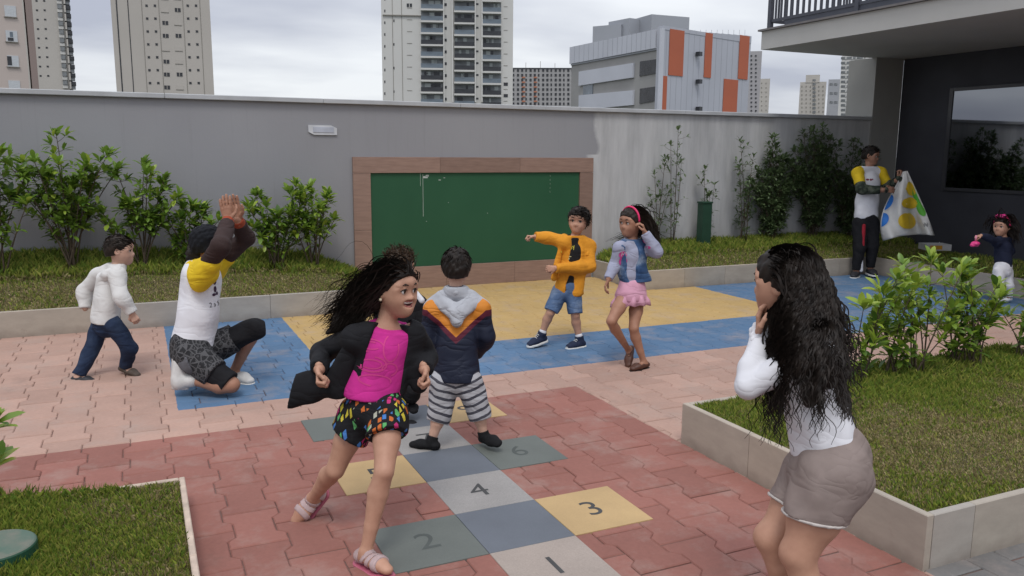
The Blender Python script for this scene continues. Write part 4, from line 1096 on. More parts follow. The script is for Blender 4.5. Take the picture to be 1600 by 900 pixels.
    def body(s, head_pr, hands=(), feet=('a', 'b'), thick=1.0, foot_up=None):
        """the body as one mesh: trunk and limbs, finer head and hands"""
        fu = foot_up or {}
        pr = s.torso(-.014*s.H/1.2)+s.arm('a')+s.arm('b')+s.leg('a', thick=thick)+s.leg('b', thick=thick)
        j = s.j; pr += [cone(j['pel'], j['h'+a], .052*s.H, .044*s.H, .03) for a in 'ab']
        for a in feet: pr += s.foot(a, fu.get(a, UPZ))
        pr.append(cone(j['neck'], j['head']-(j['head']-j['neck'])*.45, .030*s.H, .029*s.H, .02))
        parts = [sdf_mesh(pr, s.vb), sdf_mesh(head_pr, s.vh)]
        parts += [sdf_mesh(h_, .0031 if s.near else .0040) for h_ in hands]
        return s.put('body', merge(parts), s.skin)
    # --- hair
    def cap(s, mat, grow=.05, line=(.36, .27, .06, -.14), nape=-.34, wob=.004, name='hair', extra=(), vox=None):
        """close cap of hair over the skull, open at the face and nape"""
        h, P_, AX = s.hs, s.hp, (s.hF, s.hL, s.hU); g_ = grow
        pr = [ell(P_(-.05, 0, .125), AX, np.array([.445+g_, .370+g_, .375+g_])*h, .02), ell(P_(-.18, 0, -.12), AX, np.array([.30+g_*.6, .29+g_, .28])*h, .04)]
        a, b, c, d = line; dv = unit(V(a-c, b-d, 0)); nn = s.hF*dv[1]-s.hU*dv[0]
        cuts = [(P_(a, 0, b), nn, None), (P_(-.3, 0, nape), unit(-s.hU+.25*s.hF), None)]
        m_ = sdf_mesh(pr, vox or s.vh, cuts, wob, 2*pi/(.16*h), 5)
        return merge([m_, sdf_mesh(list(extra), .007, (), .006, 70, 3)]) if extra else m_
    def roots(s, n, seed, line=(.36, .27, .06, -.14), low=-.25):
        h, P_ = s.hs, s.hp; r = np.random.default_rng(seed); res = []; a, b, c, d = line; dv = unit(V(a-c, b-d, 0))
        while len(res) < n:
            q = unit(r.normal(0, 1, 3)); l_ = V(-.05+.46*q[0], .385*q[1], .125+.39*q[2])
            if (l_[0]-a)*dv[1]-(l_[2]-b)*dv[0] > -.005 or l_[2] < low: continue
            res.append((P_(*l_), unit(q[0]*s.hF+q[1]*s.hL+q[2]*s.hU)))
        return res
    def strands(s, roots, length, target, stiff=.25, init=None, curl=0.0, turns=3.0, rad=.003, seg=16, seed=0, blockers=(), lift=.006, spread=.25, lenvar=.3, n=2, rise=.3, cpow=1.0, goal=None, gspread=.05):
        """locks that leave the scalp, follow it, then fall or blow towards target (or a goal point)"""
        r = np.random.default_rng(seed); h = s.hs; m = len(roots); U = lambda q: q/(np.linalg.norm(q, axis=1, keepdims=True)+1e-12)
        cc = s.hp(-.05, 0, .125); er = np.array([.47, .395, .40])*h; AX = np.array((s.hF, s.hL, s.hU))
        p = np.array([q[0] for q in roots]); nm = np.array([q[1] for q in roots])
        ds = (length*r.uniform(1-lenvar, 1+lenvar*.5, m)/seg)[:, None]; tg = U(np.asarray(target)[None]+r.normal(0, spread, (m, 3)))
        gl = None if goal is None else np.asarray(goal)[None]+r.normal(0, gspread, (m, 3))
        i_ = np.asarray(init if init is not None else -s.hF*.4-s.hU*.5)[None]; i_ = i_-nm*(nm@i_[0])[:, None]
        v = U(nm*rise+i_+r.normal(0, .12, (m, 3))); off = lift*r.uniform(.2, 1.6, m)[:, None]; P = [p.copy()]
        for i in range(seg):
            w_ = stiff*(.35+1.3*i/seg); t_ = tg
            if gl is not None:
                dd = gl-p; far_ = np.clip(np.linalg.norm(dd, axis=1, keepdims=True)/.10, 0, 1); t_ = U(U(dd)*far_+tg*(1.15-far_))
            v = U(v*(1-w_)+t_*w_); p = p+v*ds
            q = (p-cc)@AX.T; k = np.sqrt(((q/(er+off))**2).sum(1, keepdims=True)); p = np.where(k < 1, cc+(q/k)@AX, p)
            for a, b, rr in blockers:
                ba = b-a; t = np.clip((p-a)@ba/(ba@ba), 0, 1)[:, None]; cp = a+ba*t; dd = p-cp; dl = np.linalg.norm(dd, axis=1, keepdims=True)
                p = np.where(dl < rr+off, cp+dd/(dl+1e-9)*(rr+off), p)
            P.append(p.copy())
        P = np.array(P)                                                     # (seg+1, m, 3)
        D = np.empty_like(P); D[1:-1] = P[2:]-P[:-2]; D[0] = P[1]-P[0]; D[-1] = P[-1]-P[-2]; D /= np.linalg.norm(D, axis=2, keepdims=True)+1e-12
        u = np.cross(D, V(.2, .7, .68)); u /= np.linalg.norm(u, axis=2, keepdims=True)+1e-9; w2 = np.cross(D, u); tt = np.linspace(0, 1, seg+1)[:, None, None]
        if curl > 0:
            ph = r.uniform(0, 6.28, m)[None, :, None]+turns*r.uniform(.8, 1.25, m)[None, :, None]*6.28*tt; am = curl*np.minimum(1, tt*2.2)**cpow*r.uniform(.6, 1.3, m)[None, :, None]
            P = P+am*(np.cos(ph)*u+np.sin(ph)*w2)
        R = (rad*1.25*r.uniform(.6, 1.3, m))[None, :, None]*(1-.75*tt**2)
        vv = np.stack([P+R*(cos(2*pi*k/n)*u+sin(2*pi*k/n)*w2) for k in range(n)], 2)   # (seg+1, m, n, 3)
        idx = np.arange((seg+1)*m*n).reshape(seg+1, m, n); nx = np.roll(idx, -1, 2)
        if n == 2: return vv.reshape(-1, 3), np.stack([idx[:-1, :, 0], idx[:-1, :, 1], idx[1:, :, 1], idx[1:, :, 0]], -1).reshape(-1, 4)
        return vv.reshape(-1, 3), np.stack([idx[:-1], nx[:-1], nx[1:], idx[1:]], -1).reshape(-1, 4)
def decal(name, me2d, target, origin, d, right, up, mat, parent, lift=.003):
    """flat print laid onto a garment: text or shape outlines dropped onto the cloth along direction d"""
    me = target.data; bv = BVHTree.FromPolygons([v.co for v in me.vertices], [p.vertices for p in me.polygons])
    o2 = me2d; ok = True
    for v in o2.vertices:
        p = origin+right*v.co.x+up*v.co.y-np.asarray(d)*.25
        hit = bv.ray_cast(Vector(p), Vector(d), .6)
        if hit[0] is None: q = origin+right*v.co.x+up*v.co.y
        else: q = np.array(hit[0])-np.asarray(d)*lift
        v.co = tuple(q)
    o2.materials.clear(); o2.materials.append(mat); return link(name, o2, parent)
def blob_mesh(pts, n=1):
    me = bpy.data.meshes.new('print'); bm = bmesh.new()
    for cx0, cy0, rx, ry in pts:
        ring = [bm.verts.new((cx0+rx*cos(2*pi*k/14), cy0+ry*sin(2*pi*k/14), 0)) for k in range(14)]; c = bm.verts.new((cx0, cy0, 0))
        for k in range(14): bm.faces.new((c, ring[k], ring[(k+1) % 14]))
    bm.to_mesh(me); bm.free(); return me
# ================================================================== the people
DN = -UPZ
def hemcut(P, px, py, off, n, R=None): return (P.J(px, py, off), unit(n), R)
m_black = cloth('black_knit', (.010, .010, .012), fold=.5); m_pinkt = cloth('pink_jersey', (.56, .030, .26), fold=.4)
m_whitec = cloth('white_cotton', (.66, .66, .69), var=.04, fold=.34); m_navy = cloth('navy_cloth', (.012, .016, .036), fold=.6)
# ---------------------------------------------------------------- 1 running girl in pink
b0 = on_z(580, 886)
P = Person('laughing girl running in pink top, open black jacket and multicoloured shorts', 3.36, 1.30, b0, TOC*.85+RH*.5, SK_A)
j = P.joints(head=(617, 452, 0), neck=(604, 506, .02), sa=(557, 527, -.05), sb=(643, 520, .06), ea=(503, 550, .13), wa=(499, 577, -.06), eb=(668, 556, .17), wb=(663, 577, .02),
             pel=(588, 630, .03), ha=(560, 645, .06), hb=(608, 645, -.01), ka=(524, 734, .08), kb=(600, 737, -.14), aa=(489, 778, .27), ab=(572, 862, -.12), ta=(470, 806, .29), tb=(606, 884, -.20))
tip = unit(TOC*.8+UPZ*.45-RH*.1)
hd = P.head(RH*.84+TOC*.54+UPZ*.02, tilt=UPZ+RH*.10, size=.212, mouth='smile')
hands = [P.hand('a', TOC*.55+DN*.8+RH*.1, RH*.8+UPZ*.1, 1, (1.25, 1.5, .9)), P.hand('b', TOC*.5+DN*.8+RH*.3, -RH+TOC*.2, -1, (1.2, 1.4, .9))]
bo = P.body(hd, hands, foot_up={'a': tip}, thick=.98)
P.face(bo, 'smile', look=RH*.95+TOC*.3)
pel, nk = j['pel'], j['neck']
lo_ = P.J(578, 612, .02)
pr = P.torso(.009, low=False)+[cone(j['sa']*.5+j['sb']*.5+(pel-(j['sa']+j['sb'])/2)*.5, P.J(580, 616, .02), .105, .118, .03, (P.fw, .74))]
shirt = P.part('shirt', pr, m_pinkt, [hemcut(P, 585, 622, 0, DN*.97-RH*.10), (nk-P.up*.012+P.fw*.03, unit(P.up*.9+P.fw*.42), .14)], wob=.0035, wf=45)
pm = plain('pink_print', (.60, .050, .235), .8)
prm = MB()
for k, (cx0, cz0, a, b) in enumerate([(-.045, .055, .05, .022), (-.045, .055, .035, .012), (.04, .05, .03, .05), (-.03, -.02, .055, .028), (-.03, -.02, .036, .015), (.045, -.035, .03, .022), (-.005, -.085, .06, .02)]):
    for i in range(20):
        a0, a1 = 2*pi*i/20*.75+k, 2*pi*(i+1)/20*.75+k
        q = [(cx0+(a+o)*cos(t), cz0+(b+o)*sin(t), 0) for t, o in ((a0, 0), (a1, 0), (a1, .006), (a0, .006))]; prm.add(q, [(0, 1, 2, 3)])
decal('print', mesh_np('print', prm.v, prm.f, pm), shirt, P.J(598, 565, -.1), -P.fw, unit(np.cross(P.up, P.fw)), P.up, pm, P.root, .0015)
# jacket: back shell, sleeves, swung front panel
pr = P.torso(.019, k=.03)+P.arm('a', .011, t=1.0)+P.arm('b', .010, t=.97)
pr += [cone(P.J(640, 522, .03), P.J(656, 600, .06), .042, .040, .03, (P.fw, .6))]
cpt = (j['sa']+j['sb'])/2
pr.append(groove(nk+P.fw*.085+P.up*.01, pel+P.fw*.15-RH*.02, .072, .125, .012))
jk = P.part('jacket', pr, m_black, [hemcut(P, 588, 622, 0, DN, .2), (nk+P.up*.004, P.up, .10),
     (j['wa'], unit(j['wa']-j['ea']), .05), (j['wb'], unit(j['wb']-j['eb']), .05)], wob=.004, wf=40)
fl = unit(TOC*.95+RH*.2+UPZ*.2)
pr = [cone(P.J(548, 548, -.06), P.J(528, 598, -.02), .040, .060, .03, (fl, .45)), cone(P.J(528, 598, -.02), P.J(488, 606, .02), .055, .060, .03, (fl, .35)), cone(P.J(488, 606, .02), P.J(452, 614, .03), .058, .066, .03, (fl, .30))]
P.part('jacket_panel', pr, m_black, [hemcut(P, 455, 614, .03, -RH*.96+UPZ*.25)], wob=.0035, wf=38)
# patterned shorts
def scribble_mat():
    m, t, b = new_mat('multicolour_print'); g = NG(t); ob = g.obj()
    vz = g.n('ShaderNodeTexVoronoi', feature='F1'); t.links.new(g.map(ob, (1.5, 1.5, .55), rot=(.25, .3, .5)), vz.inputs['Vector']); vz.inputs['Scale'].default_value = 30; vz.inputs['Randomness'].default_value = .7; vz.distance = 'CHEBYCHEV'
    hx = g.xyz(vz.outputs['Color'])[0]
    c = g.ramp(hx, [(0, (.58, .48, .05)), (.18, (.48, .03, .16)), (.36, (.06, .18, .46)), (.52, (.10, .36, .12)), (.66, (.50, .13, .03)), (.80, (.012, .012, .014)), (.92, (.40, .40, .32))], 'CONSTANT')
    gap = g.math('LESS_THAN', vz.outputs['Distance'], .33)
    t.links.new(g.mix(gap, (.010, .010, .012), c), b.inputs['Base Color']); cloth_finish(g, b, ob, .5); return m
pr = [cone(pel+P.up*.05, pel-P.up*.02, .104, .118, .03, (P.fw, .78))]
for a in 'ab':
    K, Hh = j['k'+a], j['h'+a]; pr += [cone(Hh, Hh+(K-Hh)*.45, .082, .086, .02)]
P.part('shorts', pr, scribble_mat(), [(j['h'+a]+(j['k'+a]-j['h'+a])*.40, unit(j['k'+a]-j['h'+a]+(RH*-.06 if a == 'a' else RH*.05)), .13) for a in 'ab'], wob=.0035, wf=55)
jm, jt, jb = new_mat('jelly_plastic'); jb.inputs['Base Color'].default_value = (.66, .52, .52, 1); jb.inputs['Roughness'].default_value = .15; jb.inputs['Transmission Weight'].default_value = .45; jb.inputs['IOR'].default_value = 1.3
m_sol = plain('sandal_sole', (.40, .10, .15), .4)
for a, up_ in (('b', UPZ), ('a', tip)):
    A, d, u, L, sd = P.footframe(a, up_); S = A-u*.042*P.H-u*.004
    fp = [cone(S-d*.14*L, S+d*.36*L, .165*L+.006, .195*L+.006, .01), cone(S+d*.36*L, S+d*.64*L, .195*L+.006, .145*L+.006, .01)]
    so2 = P.part('sandal', fp, m_sol, [(S-u*.008, -u, None), (S+u*.006, u, None)], vox=.004)
    for d0, d1, sl_ in ((.36, .50, .5), (.14, .26, -.5), (-.02, .08, -1.2)):
        nn = unit(d+u*sl_*.5)
        P.part('strap', P.foot(a, up_, .005), jm, [(S+d*d1*L+u*.03, nn, None), (S+d*d0*L+u*.03, -nn, None), (S, -u, None)], vox=.004, parent=so2)
    P.part('strap', P.foot(a, up_, .005), jm, [(A-d*.015, d, None), (A+u*.01, u, None), (S, -u, None)], vox=.004, parent=so2)
hl = (.36, .27, .06, -.08)
capm = P.cap(H_BLACK, .045, hl, -.30, extra=[cone(P.hp(-.30, 0, .05), P.J(568, 472, .04), .070, .060, .03), cone(P.J(568, 472, .04), P.J(536, 502, .04), .058, .036, .03), cone(P.J(536, 502, .04), P.J(512, 520, .04), .034, .014, .03)])
rt = P.roots(2000, 3, hl)
blk = [((j['sa']+j['sb'])/2, pel, .12)]
s1 = P.strands(rt, .285, -RH*1.0+DN*.7-TOC*.05, .34, goal=P.J(530, 516, .04), gspread=.045, init=-P.hF*.9-P.hU*.30, curl=.010, turns=1.6, rad=.0021, seg=18, seed=4, spread=.17, lift=.006, rise=.02)
s2 = P.strands([q for q in P.roots(150, 9, hl, low=-.1) if (q[0]-j['head'])@P.hF < .05*P.hs], .37, -RH*1.0+DN*.35, .28, goal=P.J(508, 505, .04), gspread=.065, init=-P.hF*.9+P.hU*.05, curl=.012, turns=1.7, rad=.0011, seg=18, seed=8, spread=.22, lift=.012, rise=.08)
P.put('hair', merge([capm, s1, s2]), H_BLACK)
P.part('earring', [ball(P.hp(-.02, -.39, -.17), .0065)], plain('pearl', (.6, .52, .38), .2), vox=.002)

# ---------------------------------------------------------------- 2 boy hidden behind her
b0 = on_z(640, 668)
P = Person('small curly brown haired boy in dark clothes mostly hidden behind the running girl', 4.98, 1.08, b0, -TOC*.6+RH*.6, SK_A, near=False)
j = P.joints(head=(626, 415, 0), neck=(627, 446, 0), sa=(597, 474, 0), sb=(656, 474, 0), ea=(592, 520, 0), wa=(598, 560, -.03), eb=(662, 520, 0), wb=(660, 556, -.04), pel=(630, 570, 0), ha=(616, 580, 0), hb=(642, 580, 0), ka=(618, 622, 0), kb=(646, 610, -.05), aa=(630, 656, 0), ab=(642, 627, .08), ta=(648, 664, -.04), tb=(644, 645, .05))
bo = P.body(P.head(RH*.7-TOC*.7, size=.185))
P.part('jacket', P.torso(.016)+P.arm('a', .013)+P.arm('b', .013), m_black, [hemcut(P, 630, 585, 0, DN), (j['neck']+P.up*.006, P.up, .09)], wob=.003)
P.part('collar', [cone(P.J(650, 458, -.03), P.J(659, 470, -.04), .018, .020, .01)], m_whitec)
P.part('trousers', [cone(j['pel'], j['pel']-UPZ*.02, .09, .09)]+P.leg('a', .014)+P.leg('b', .014), m_black, [(j['aa'], DN, .06), (j['ab'], DN, .06)])
P.shoe('a', m_black, sole=plain('green_sole', (.05, .20, .06), .6)); P.shoe('b', m_black)
rt = P.roots(420, 2, low=-.3)
P.put('hair', merge([P.cap(H_BROWN, .06), P.strands(rt, .055, UPZ*.2-RH*.3, .3, init=UPZ*.3, curl=.006, turns=1.6, rad=.0024, seg=9, seed=3, spread=.45)]), H_BROWN)

# ---------------------------------------------------------------- 3 boy in colour-block jacket, from behind
b0 = on_z(715, 702)
P = Person('boy seen from behind in navy, orange and grey hooded jacket with striped shorts', 4.50, 1.13, b0, -TOC, SK_D)
j = P.joints(head=(713, 416, 0), neck=(712, 450, 0), sa=(678, 484, 0), sb=(751, 483, 0), ea=(667, 528, .02), wa=(678, 562, .10), eb=(760, 527, .02), wb=(746, 551, .12), pel=(713, 583, 0), ha=(694, 596, 0), hb=(733, 596, 0),
             ka=(687, 648, .02), kb=(748, 645, .03), aa=(674, 690, 0), ab=(756, 681, .03), ta=(655, 700, .03), tb=(775, 701, .03))
hd = P.head(-TOC+DN*.12-RH*.05, size=.196)
bo = P.body(hd, [], foot_up={'b': unit(UPZ*.8-RH*.45+TOC*.25)})
latc = float(P.J(714, 530)@RH)
def vjacket_mat():
    m, t, b = new_mat('colour_block_shell'); g = NG(t); ob = g.obj(); z = g.xyz(ob)[2]
    la = g.math('MINIMUM', g.math('ABSOLUTE', g.math('SUBTRACT', g.dot(ob, RH), latc)), .16)
    w_ = g.math('SUBTRACT', z, g.math('MULTIPLY', la, .88))
    z1, z2, z3 = (float(P.J(714, y)[2]) for y in (532, 522, 500))
    c = g.mix(g.math('GREATER_THAN', w_, z1), (.011, .015, .032), (.10, .014, .030))
    c = g.mix(g.math('GREATER_THAN', w_, z2), c, (.60, .215, .028)); c = g.mix(g.math('GREATER_THAN', w_, z3), c, (.36, .37, .40))
    t.links.new(c, b.inputs['Base Color']); cloth_finish(g, b, ob, .7, .6); return m
pr = P.torso(.019, k=.035, low=False)+[cone((j['sa']+j['sb'])/2+(j['pel']-(j['sa']+j['sb'])/2)*.55, P.J(714, 588), .112, .128, .03, (P.fw, .74))]
pr += P.arm('a', .016, .03)+P.arm('b', .016, .03)
jk = P.part('jacket', pr, vjacket_mat(), [hemcut(P, 714, 593, 0, DN, .17), (j['neck']+UPZ*.012, UPZ, .12)], wob=.0035, wf=45)
m_hood = cloth('grey_hood', (.40, .41, .44), fold=.9)
tb_ = TOC
pr = [cone(P.J(684, 474, -.04), P.J(713, 503, -.095), .020, .022, .03), cone(P.J(743, 474, -.04), P.J(713, 503, -.095), .020, .022, .03), cone(P.J(690, 464, -.02), P.J(713, 486, -.085), .026, .030, .03), cone(P.J(736, 464, -.02), P.J(713, 486, -.085), .026, .030, .03),
      cone(P.J(688, 462, .02), P.J(712, 457, -.055), .020, .020, .02), cone(P.J(737, 462, .02), P.J(712, 457, -.055), .020, .020, .02), cone(P.J(672, 481, 0), P.J(690, 466, -.01), .040, .038, .03), cone(P.J(755, 480, 0), P.J(736, 465, -.01), .040, .038, .03)]
P.part('hood', pr, m_hood, wob=.0035, wf=70, parent=jk)
P.part('inner_collar', [cone(j['neck']+UPZ*.006, j['neck']+UPZ*.016, .045, .043, .005)], m_navy, [(j['neck']+UPZ*.014, UPZ, None)])
def stripe_mat():
    m, t, b = new_mat('striped_jersey'); g = NG(t); ob = g.obj(); z = g.xyz(ob)[2]
    la = g.math('ABSOLUTE', g.math('SUBTRACT', g.dot(ob, RH), latc)); n = g.math('MULTIPLY', g.math('SUBTRACT', g.noise(ob, 12, 2), .5), .02)
    w_ = g.math('ADD', g.math('ADD', z, g.math('MULTIPLY', la, -.35)), n)
    fr = g.math('FRACT', g.math('MULTIPLY', w_, 1/.044)); dk = g.math('LESS_THAN', fr, .36)
    t.links.new(g.mix(dk, (.40, .40, .42), (.060, .060, .075)), b.inputs['Base Color']); cloth_finish(g, b, ob, .6); return m
pr = [cone(j['pel'], j['pel']-UPZ*.02, .105, .108, .03, (P.fw, .8))]
for a in 'ab':
    K, Hh, A = j['k'+a], j['h'+a], j['a'+a]; pr += [cone(Hh, K, .078, .066, .02), cone(K, K+(A-K)*.3, .064, .060, .02)]
P.part('shorts', pr, stripe_mat(), [(j['k'+a]+(j['a'+a]-j['k'+a])*.28, unit(j['a'+a]-j['k'+a]), .10) for a in 'ab'], wob=.0035, wf=60)
for a in 'ab':
    A = j['a'+a]; up_ = UPZ if a == 'a' else unit(UPZ*.8-RH*.45+TOC*.25)
    P.part('sock', P.foot(a, up_, .004)+[cone(A, A+(j['k'+a]-A)*.22, .030, .032, .01)], cloth('black_sock', (.008, .008, .009)), [(A+(j['k'+a]-A)*.2, unit(j['k'+a]-A), .06)], vox=.005)
rt = P.roots(900, 5, (.34, .28, .10, -.20), low=-.30)
P.put('hair', merge([P.cap(H_BLACK, .040, (.34, .28, .10, -.20), -.33, .003), P.strands(rt, .034, DN*.9-P.hF*.2, .25, init=DN*.8+P.hL*.25, rad=.0019, seg=6, seed=2, spread=.2, lift=.002, rise=.08)]), H_BLACK)

# ---------------------------------------------------------------- 4 boy in orange hoodie
b0 = on_z(885, 546)
P = Person('boy in open orange hoodie, black tee and denim shorts swinging his arms', 6.90, 1.22, b0, TOC*.9-RH*.35, SK_A)
P.vh = .0036
j = P.joints(head=(904, 344, 0), neck=(899, 369, .01), sa=(881, 379, -.04), sb=(920, 384, .05), ea=(858, 372, -.06), wa=(836, 370, -.10), eb=(921, 417, -.02), wb=(868, 419, -.17), pel=(887, 448, 0), ha=(875, 455, 0), hb=(896, 456, 0),
             ka=(860, 489, -.03), kb=(899, 493, -.02), aa=(845, 526, .02), ab=(906, 533, .02), ta=(826, 540, -.04), tb=(884, 548, -.06))
tp = unit(UPZ*.85-RH*.10+TOC*.1)
hd = P.head(TOC*.93-RH*.30, tilt=UPZ+RH*.08, size=.212)
bo = P.body(hd, [P.hand('a', -RH+UPZ*.08, DN+TOC*.2, 1, (1.1, 1.3, .8)), P.hand('b', -RH*.95+DN*.05+TOC*.2, -TOC+DN*.2, 1, (1.1, 1.3, .8))], foot_up={'a': tp})
P.face(bo)
m_or = cloth('orange_fleece', (.64, .265, .022), fold=.5)
tee = P.part('shirt', P.torso(.008)+[cone(j['pel'], j['pel']+DN*.02, .098, .10, .02, (P.fw, .72))], cloth('black_tee', (.011, .011, .012)), [hemcut(P, 886, 460, 0, DN), (j['neck']+UPZ*.0+P.fw*.02, unit(UPZ+P.fw*.4), .10)], wob=.003)
tm = text_mesh('Derby', .050)
m_yp = plain('yellow_print', (.55, .47, .05), .8)
decal('print', tm, tee, P.J(887, 389, -.1), -TOC, unit(RH*.9+UPZ*.3), unit(UPZ-RH*.3), m_yp, P.root)
decal('print', blob_mesh([(0, 0, .020, .006), (.012, -.018, .022, .005), (-.004, -.036, .024, .007), (-.01, -.055, .016, .004)]), tee, P.J(887, 398, -.1), -TOC, RH, UPZ, plain('pale_print', (.42, .40, .20), .8), P.root)
cpt = (j['sa']+j['sb'])/2
pr = P.torso(.018, .03)+P.arm('a', .016, .03)+P.arm('b', .017, .03)
pr += [cone(cpt+(j['pel']-cpt)*.6, P.J(893, 458, .04), .100, .110, .03, (P.fw, .75)), cone(P.J(916, 395, 0), P.J(903, 458, -.05), .036, .046, .03, (P.fw, .5)), cone(P.J(876, 388, -.07), P.J(866, 434, -.08), .024, .030, .02, (P.fw, .5))]
pr.insert(2, groove(P.J(897, 372, -.02)+P.fw*.085, P.J(883, 475, -.02)+P.fw*.115, .062, .075, .01))
pr = [q for q in pr if q[7] > 0][:4]+[q for q in pr if q[7] < 0]+[q for q in pr if q[7] > 0][4:]
jk = P.part('hoodie', pr, m_or, [hemcut(P, 893, 462, 0, DN, .16),
      (j['neck']+UPZ*.008, UPZ, .09), (j['wa'], unit(j['wa']-j['ea']), .05), (j['wb'], unit(j['wb']-j['eb']), .05)], wob=.0035, wf=50)
P.part('hood', [cone(P.J(882, 370, .06), P.J(904, 377, .12), .026, .034, .02), cone(P.J(904, 377, .12), P.J(922, 384, .04), .034, .030, .02), cone(P.J(922, 384, .04), P.J(918, 398, -.03), .028, .020, .02), cone(P.J(882, 370, .06), P.J(879, 384, -.05), .024, .014, .02)], m_or, wob=.004, parent=jk)
def denim(name, c0, c1, c2):
    m, t, b = new_mat(name); g = NG(t); ob = g.obj()
    n = g.noise(ob, 7, 4); n2 = g.noise(ob, 240, 2)
    t.links.new(g.ramp(g.math('ADD', g.math('MULTIPLY', n, .85), g.math('MULTIPLY', n2, .15)), [(.35, c0), (.52, c1), (.68, c2)]), b.inputs['Base Color']); cloth_finish(g, b, ob, .7); return m
m_den = denim('faded_denim', (.045, .085, .17), (.085, .14, .25), (.19, .25, .35))
pr = [cone(j['pel'], j['pel']+DN*.03, .100, .100, .03, (P.fw, .8))]
for a in 'ab':
    K, Hh = j['k'+a], j['h'+a]; pr += [cone(Hh, K, .070, .062, .02)]
P.part('shorts', pr, m_den, [(j['h'+a]+(j['k'+a]-j['h'+a])*.92, unit(j['k'+a]-j['h'+a]), .10) for a in 'ab'], wob=.0035)
m_can = cloth('navy_canvas', (.020, .027, .055)); m_rub = plain('white_rubber', (.62, .62, .60), .5)
for a, up_ in (('a', tp), ('b', UPZ)):
    sh_ = P.shoe(a, m_can, up=up_, i=.007, sole=m_rub, high=.045, sole_h=.016); A, d, u, L, sd = P.footframe(a, up_); S = A-u*.042*P.H
    P.part('toe_cap', [cone(S+u*.11*L+d*.56*L, S+u*.10*L+d*.68*L, .17*L, .14*L, .01, (u, .62))], m_rub, [(S, -u, None)], vox=.005, parent=sh_)
    mb = MB()
    for q in range(5):
        c = A+d*(.10+.07*q)*L+u*(.012-.010*q)+u*.024; mb.tube([c-sd*.020, c+u*.006, c+sd*.020], .0032, 5)
    mb.build('lace', m_rub, sh_, smooth=True)
    P.part('sock', [cone(A+(j['k'+a]-A)*.12, A+(j['k'+a]-A)*.22, .031, .031, .01)], m_whitec)
rt = P.roots(800, 5, (.37, .20, .10, -.16))
P.put('hair', merge([P.cap(H_BLACK, .055, (.385, .20, .10, -.18), -.25, .005), P.strands(rt, .052, P.hF*.3+DN*.5+P.hL*.4, .22, init=P.hF*.6+P.hL*.5, rad=.0024, seg=7, seed=2, spread=.25, lift=.005, rise=.15)]), H_BLACK)

# ---------------------------------------------------------------- 5 girl in denim vest and pink skirt
b0 = on_z(1003, 578)
P = Person('girl in denim vest and pink skirt holding her ear, long hair flying', 6.22, 1.22, b0, -RH*.6+TOC*.8, SK_B)
P.vh = .0036
j = P.joints(head=(987, 347, 0), neck=(988, 374, .02), sa=(969, 386, -.05), sb=(1009, 388, .03), ea=(961, 413, -.03), wa=(951, 436, -.10), eb=(1026, 394, -.06), wb=(1008, 364, -.07), pel=(987, 448, .02), ha=(978, 460, -.02), hb=(997, 460, .03),
             ka=(955, 502, -.14), kb=(990, 513, -.05), aa=(982, 547, .12), ab=(1006, 566, .02), ta=(972, 557, .05), tb=(985, 580, -.06))
hd = P.head(-RH*.80+TOC*.60+DN*.03, tilt=UPZ, size=.212)
bo = P.body(hd, [P.hand('a', DN*.8-RH*.35, RH+TOC*.1, -1, (.5, .5, .4)), P.hand('b', UPZ*.9-RH*.3, -TOC*.2-RH, 1, (.7, .8, .5))], foot_up={'a': unit(UPZ*.5-RH*.6+TOC*.3)})
P.face(bo, look=-RH*.95+TOC*.25)
m_lil = cloth('lilac_grey_jersey', (.30, .31, .40), fold=.7)
tee = P.part('shirt', P.torso(.007)+P.arm('a', .010, .02)+P.arm('b', .013, .02), m_lil, [hemcut(P, 987, 446, 0, DN, .16), (j['neck']+UPZ*.002+P.fw*.02, unit(UPZ+P.fw*.3), .08), (j['wa'], unit(j['wa']-j['ea']), .05), (j['wb'], unit(j['wb']-j['eb']), .05)], wob=.0035, wf=50)
m_mag = plain('magenta_print', (.50, .06, .24), .8)
decal('print', blob_mesh([(-.008, .02, .032, .026), (-.004, -.03, .030, .034)]), tee, P.J(977, 402, -.1), -P.fw, unit(np.cross(UPZ, P.fw)), UPZ, m_mag, P.root, .002)
decal('print', text_mesh('HI\n F', .045), tee, P.J(977, 402, -.1), -P.fw, unit(np.cross(UPZ, P.fw)), UPZ, plain('white_print', (.65, .62, .64), .8), P.root, .004)
decal('print', blob_mesh([(0, 0, .013, .014), (.03, -.035, .014, .012), (-.02, -.03, .009, .009)]), tee, P.J(1008, 380, -.12), -TOC, RH, UPZ, m_mag, P.root, .002)
m_vest = denim('vest_denim', (.022, .055, .135), (.042, .088, .185), (.25, .31, .39))
cpt = (j['sa']+j['sb'])/2
pr = [cone(cpt+(j['pel']-cpt)*.22, cpt+(j['pel']-cpt)*.60, .118, .112, .03, (P.fw, .74)), cone(cpt+(j['pel']-cpt)*.60, P.J(993, 438, .02), .112, .122, .03, (P.fw, .74))]+[cone(j['neck']-UPZ*.01, j[a]-UPZ*.004, .052, .046, .03) for a in ('sa', 'sb')]
lx = unit(np.cross(UPZ, P.fw)); pr.append(groove(P.J(981, 372, -.02)+P.fw*.08, P.J(978, 452, -.02)+P.fw*.12, .055, .068, .008))
P.part('vest', pr, m_vest, [hemcut(P, 992, 440, 0, DN), (j['neck']+UPZ*.004, UPZ, .09)], wob=.004, wf=55)
m_skirt = cloth('pink_skirt', (.56, .29, .38), fold=.8)
wst = P.J(988, 436, .02)
pr = [cone(wst, P.J(986, 462, .0), .092, .128, .03, (P.fw, .82))]
sk = P.part('skirt', pr, m_skirt, [hemcut(P, 986, 468, 0, DN), (wst+UPZ*.005, UPZ, None)], wob=.003)
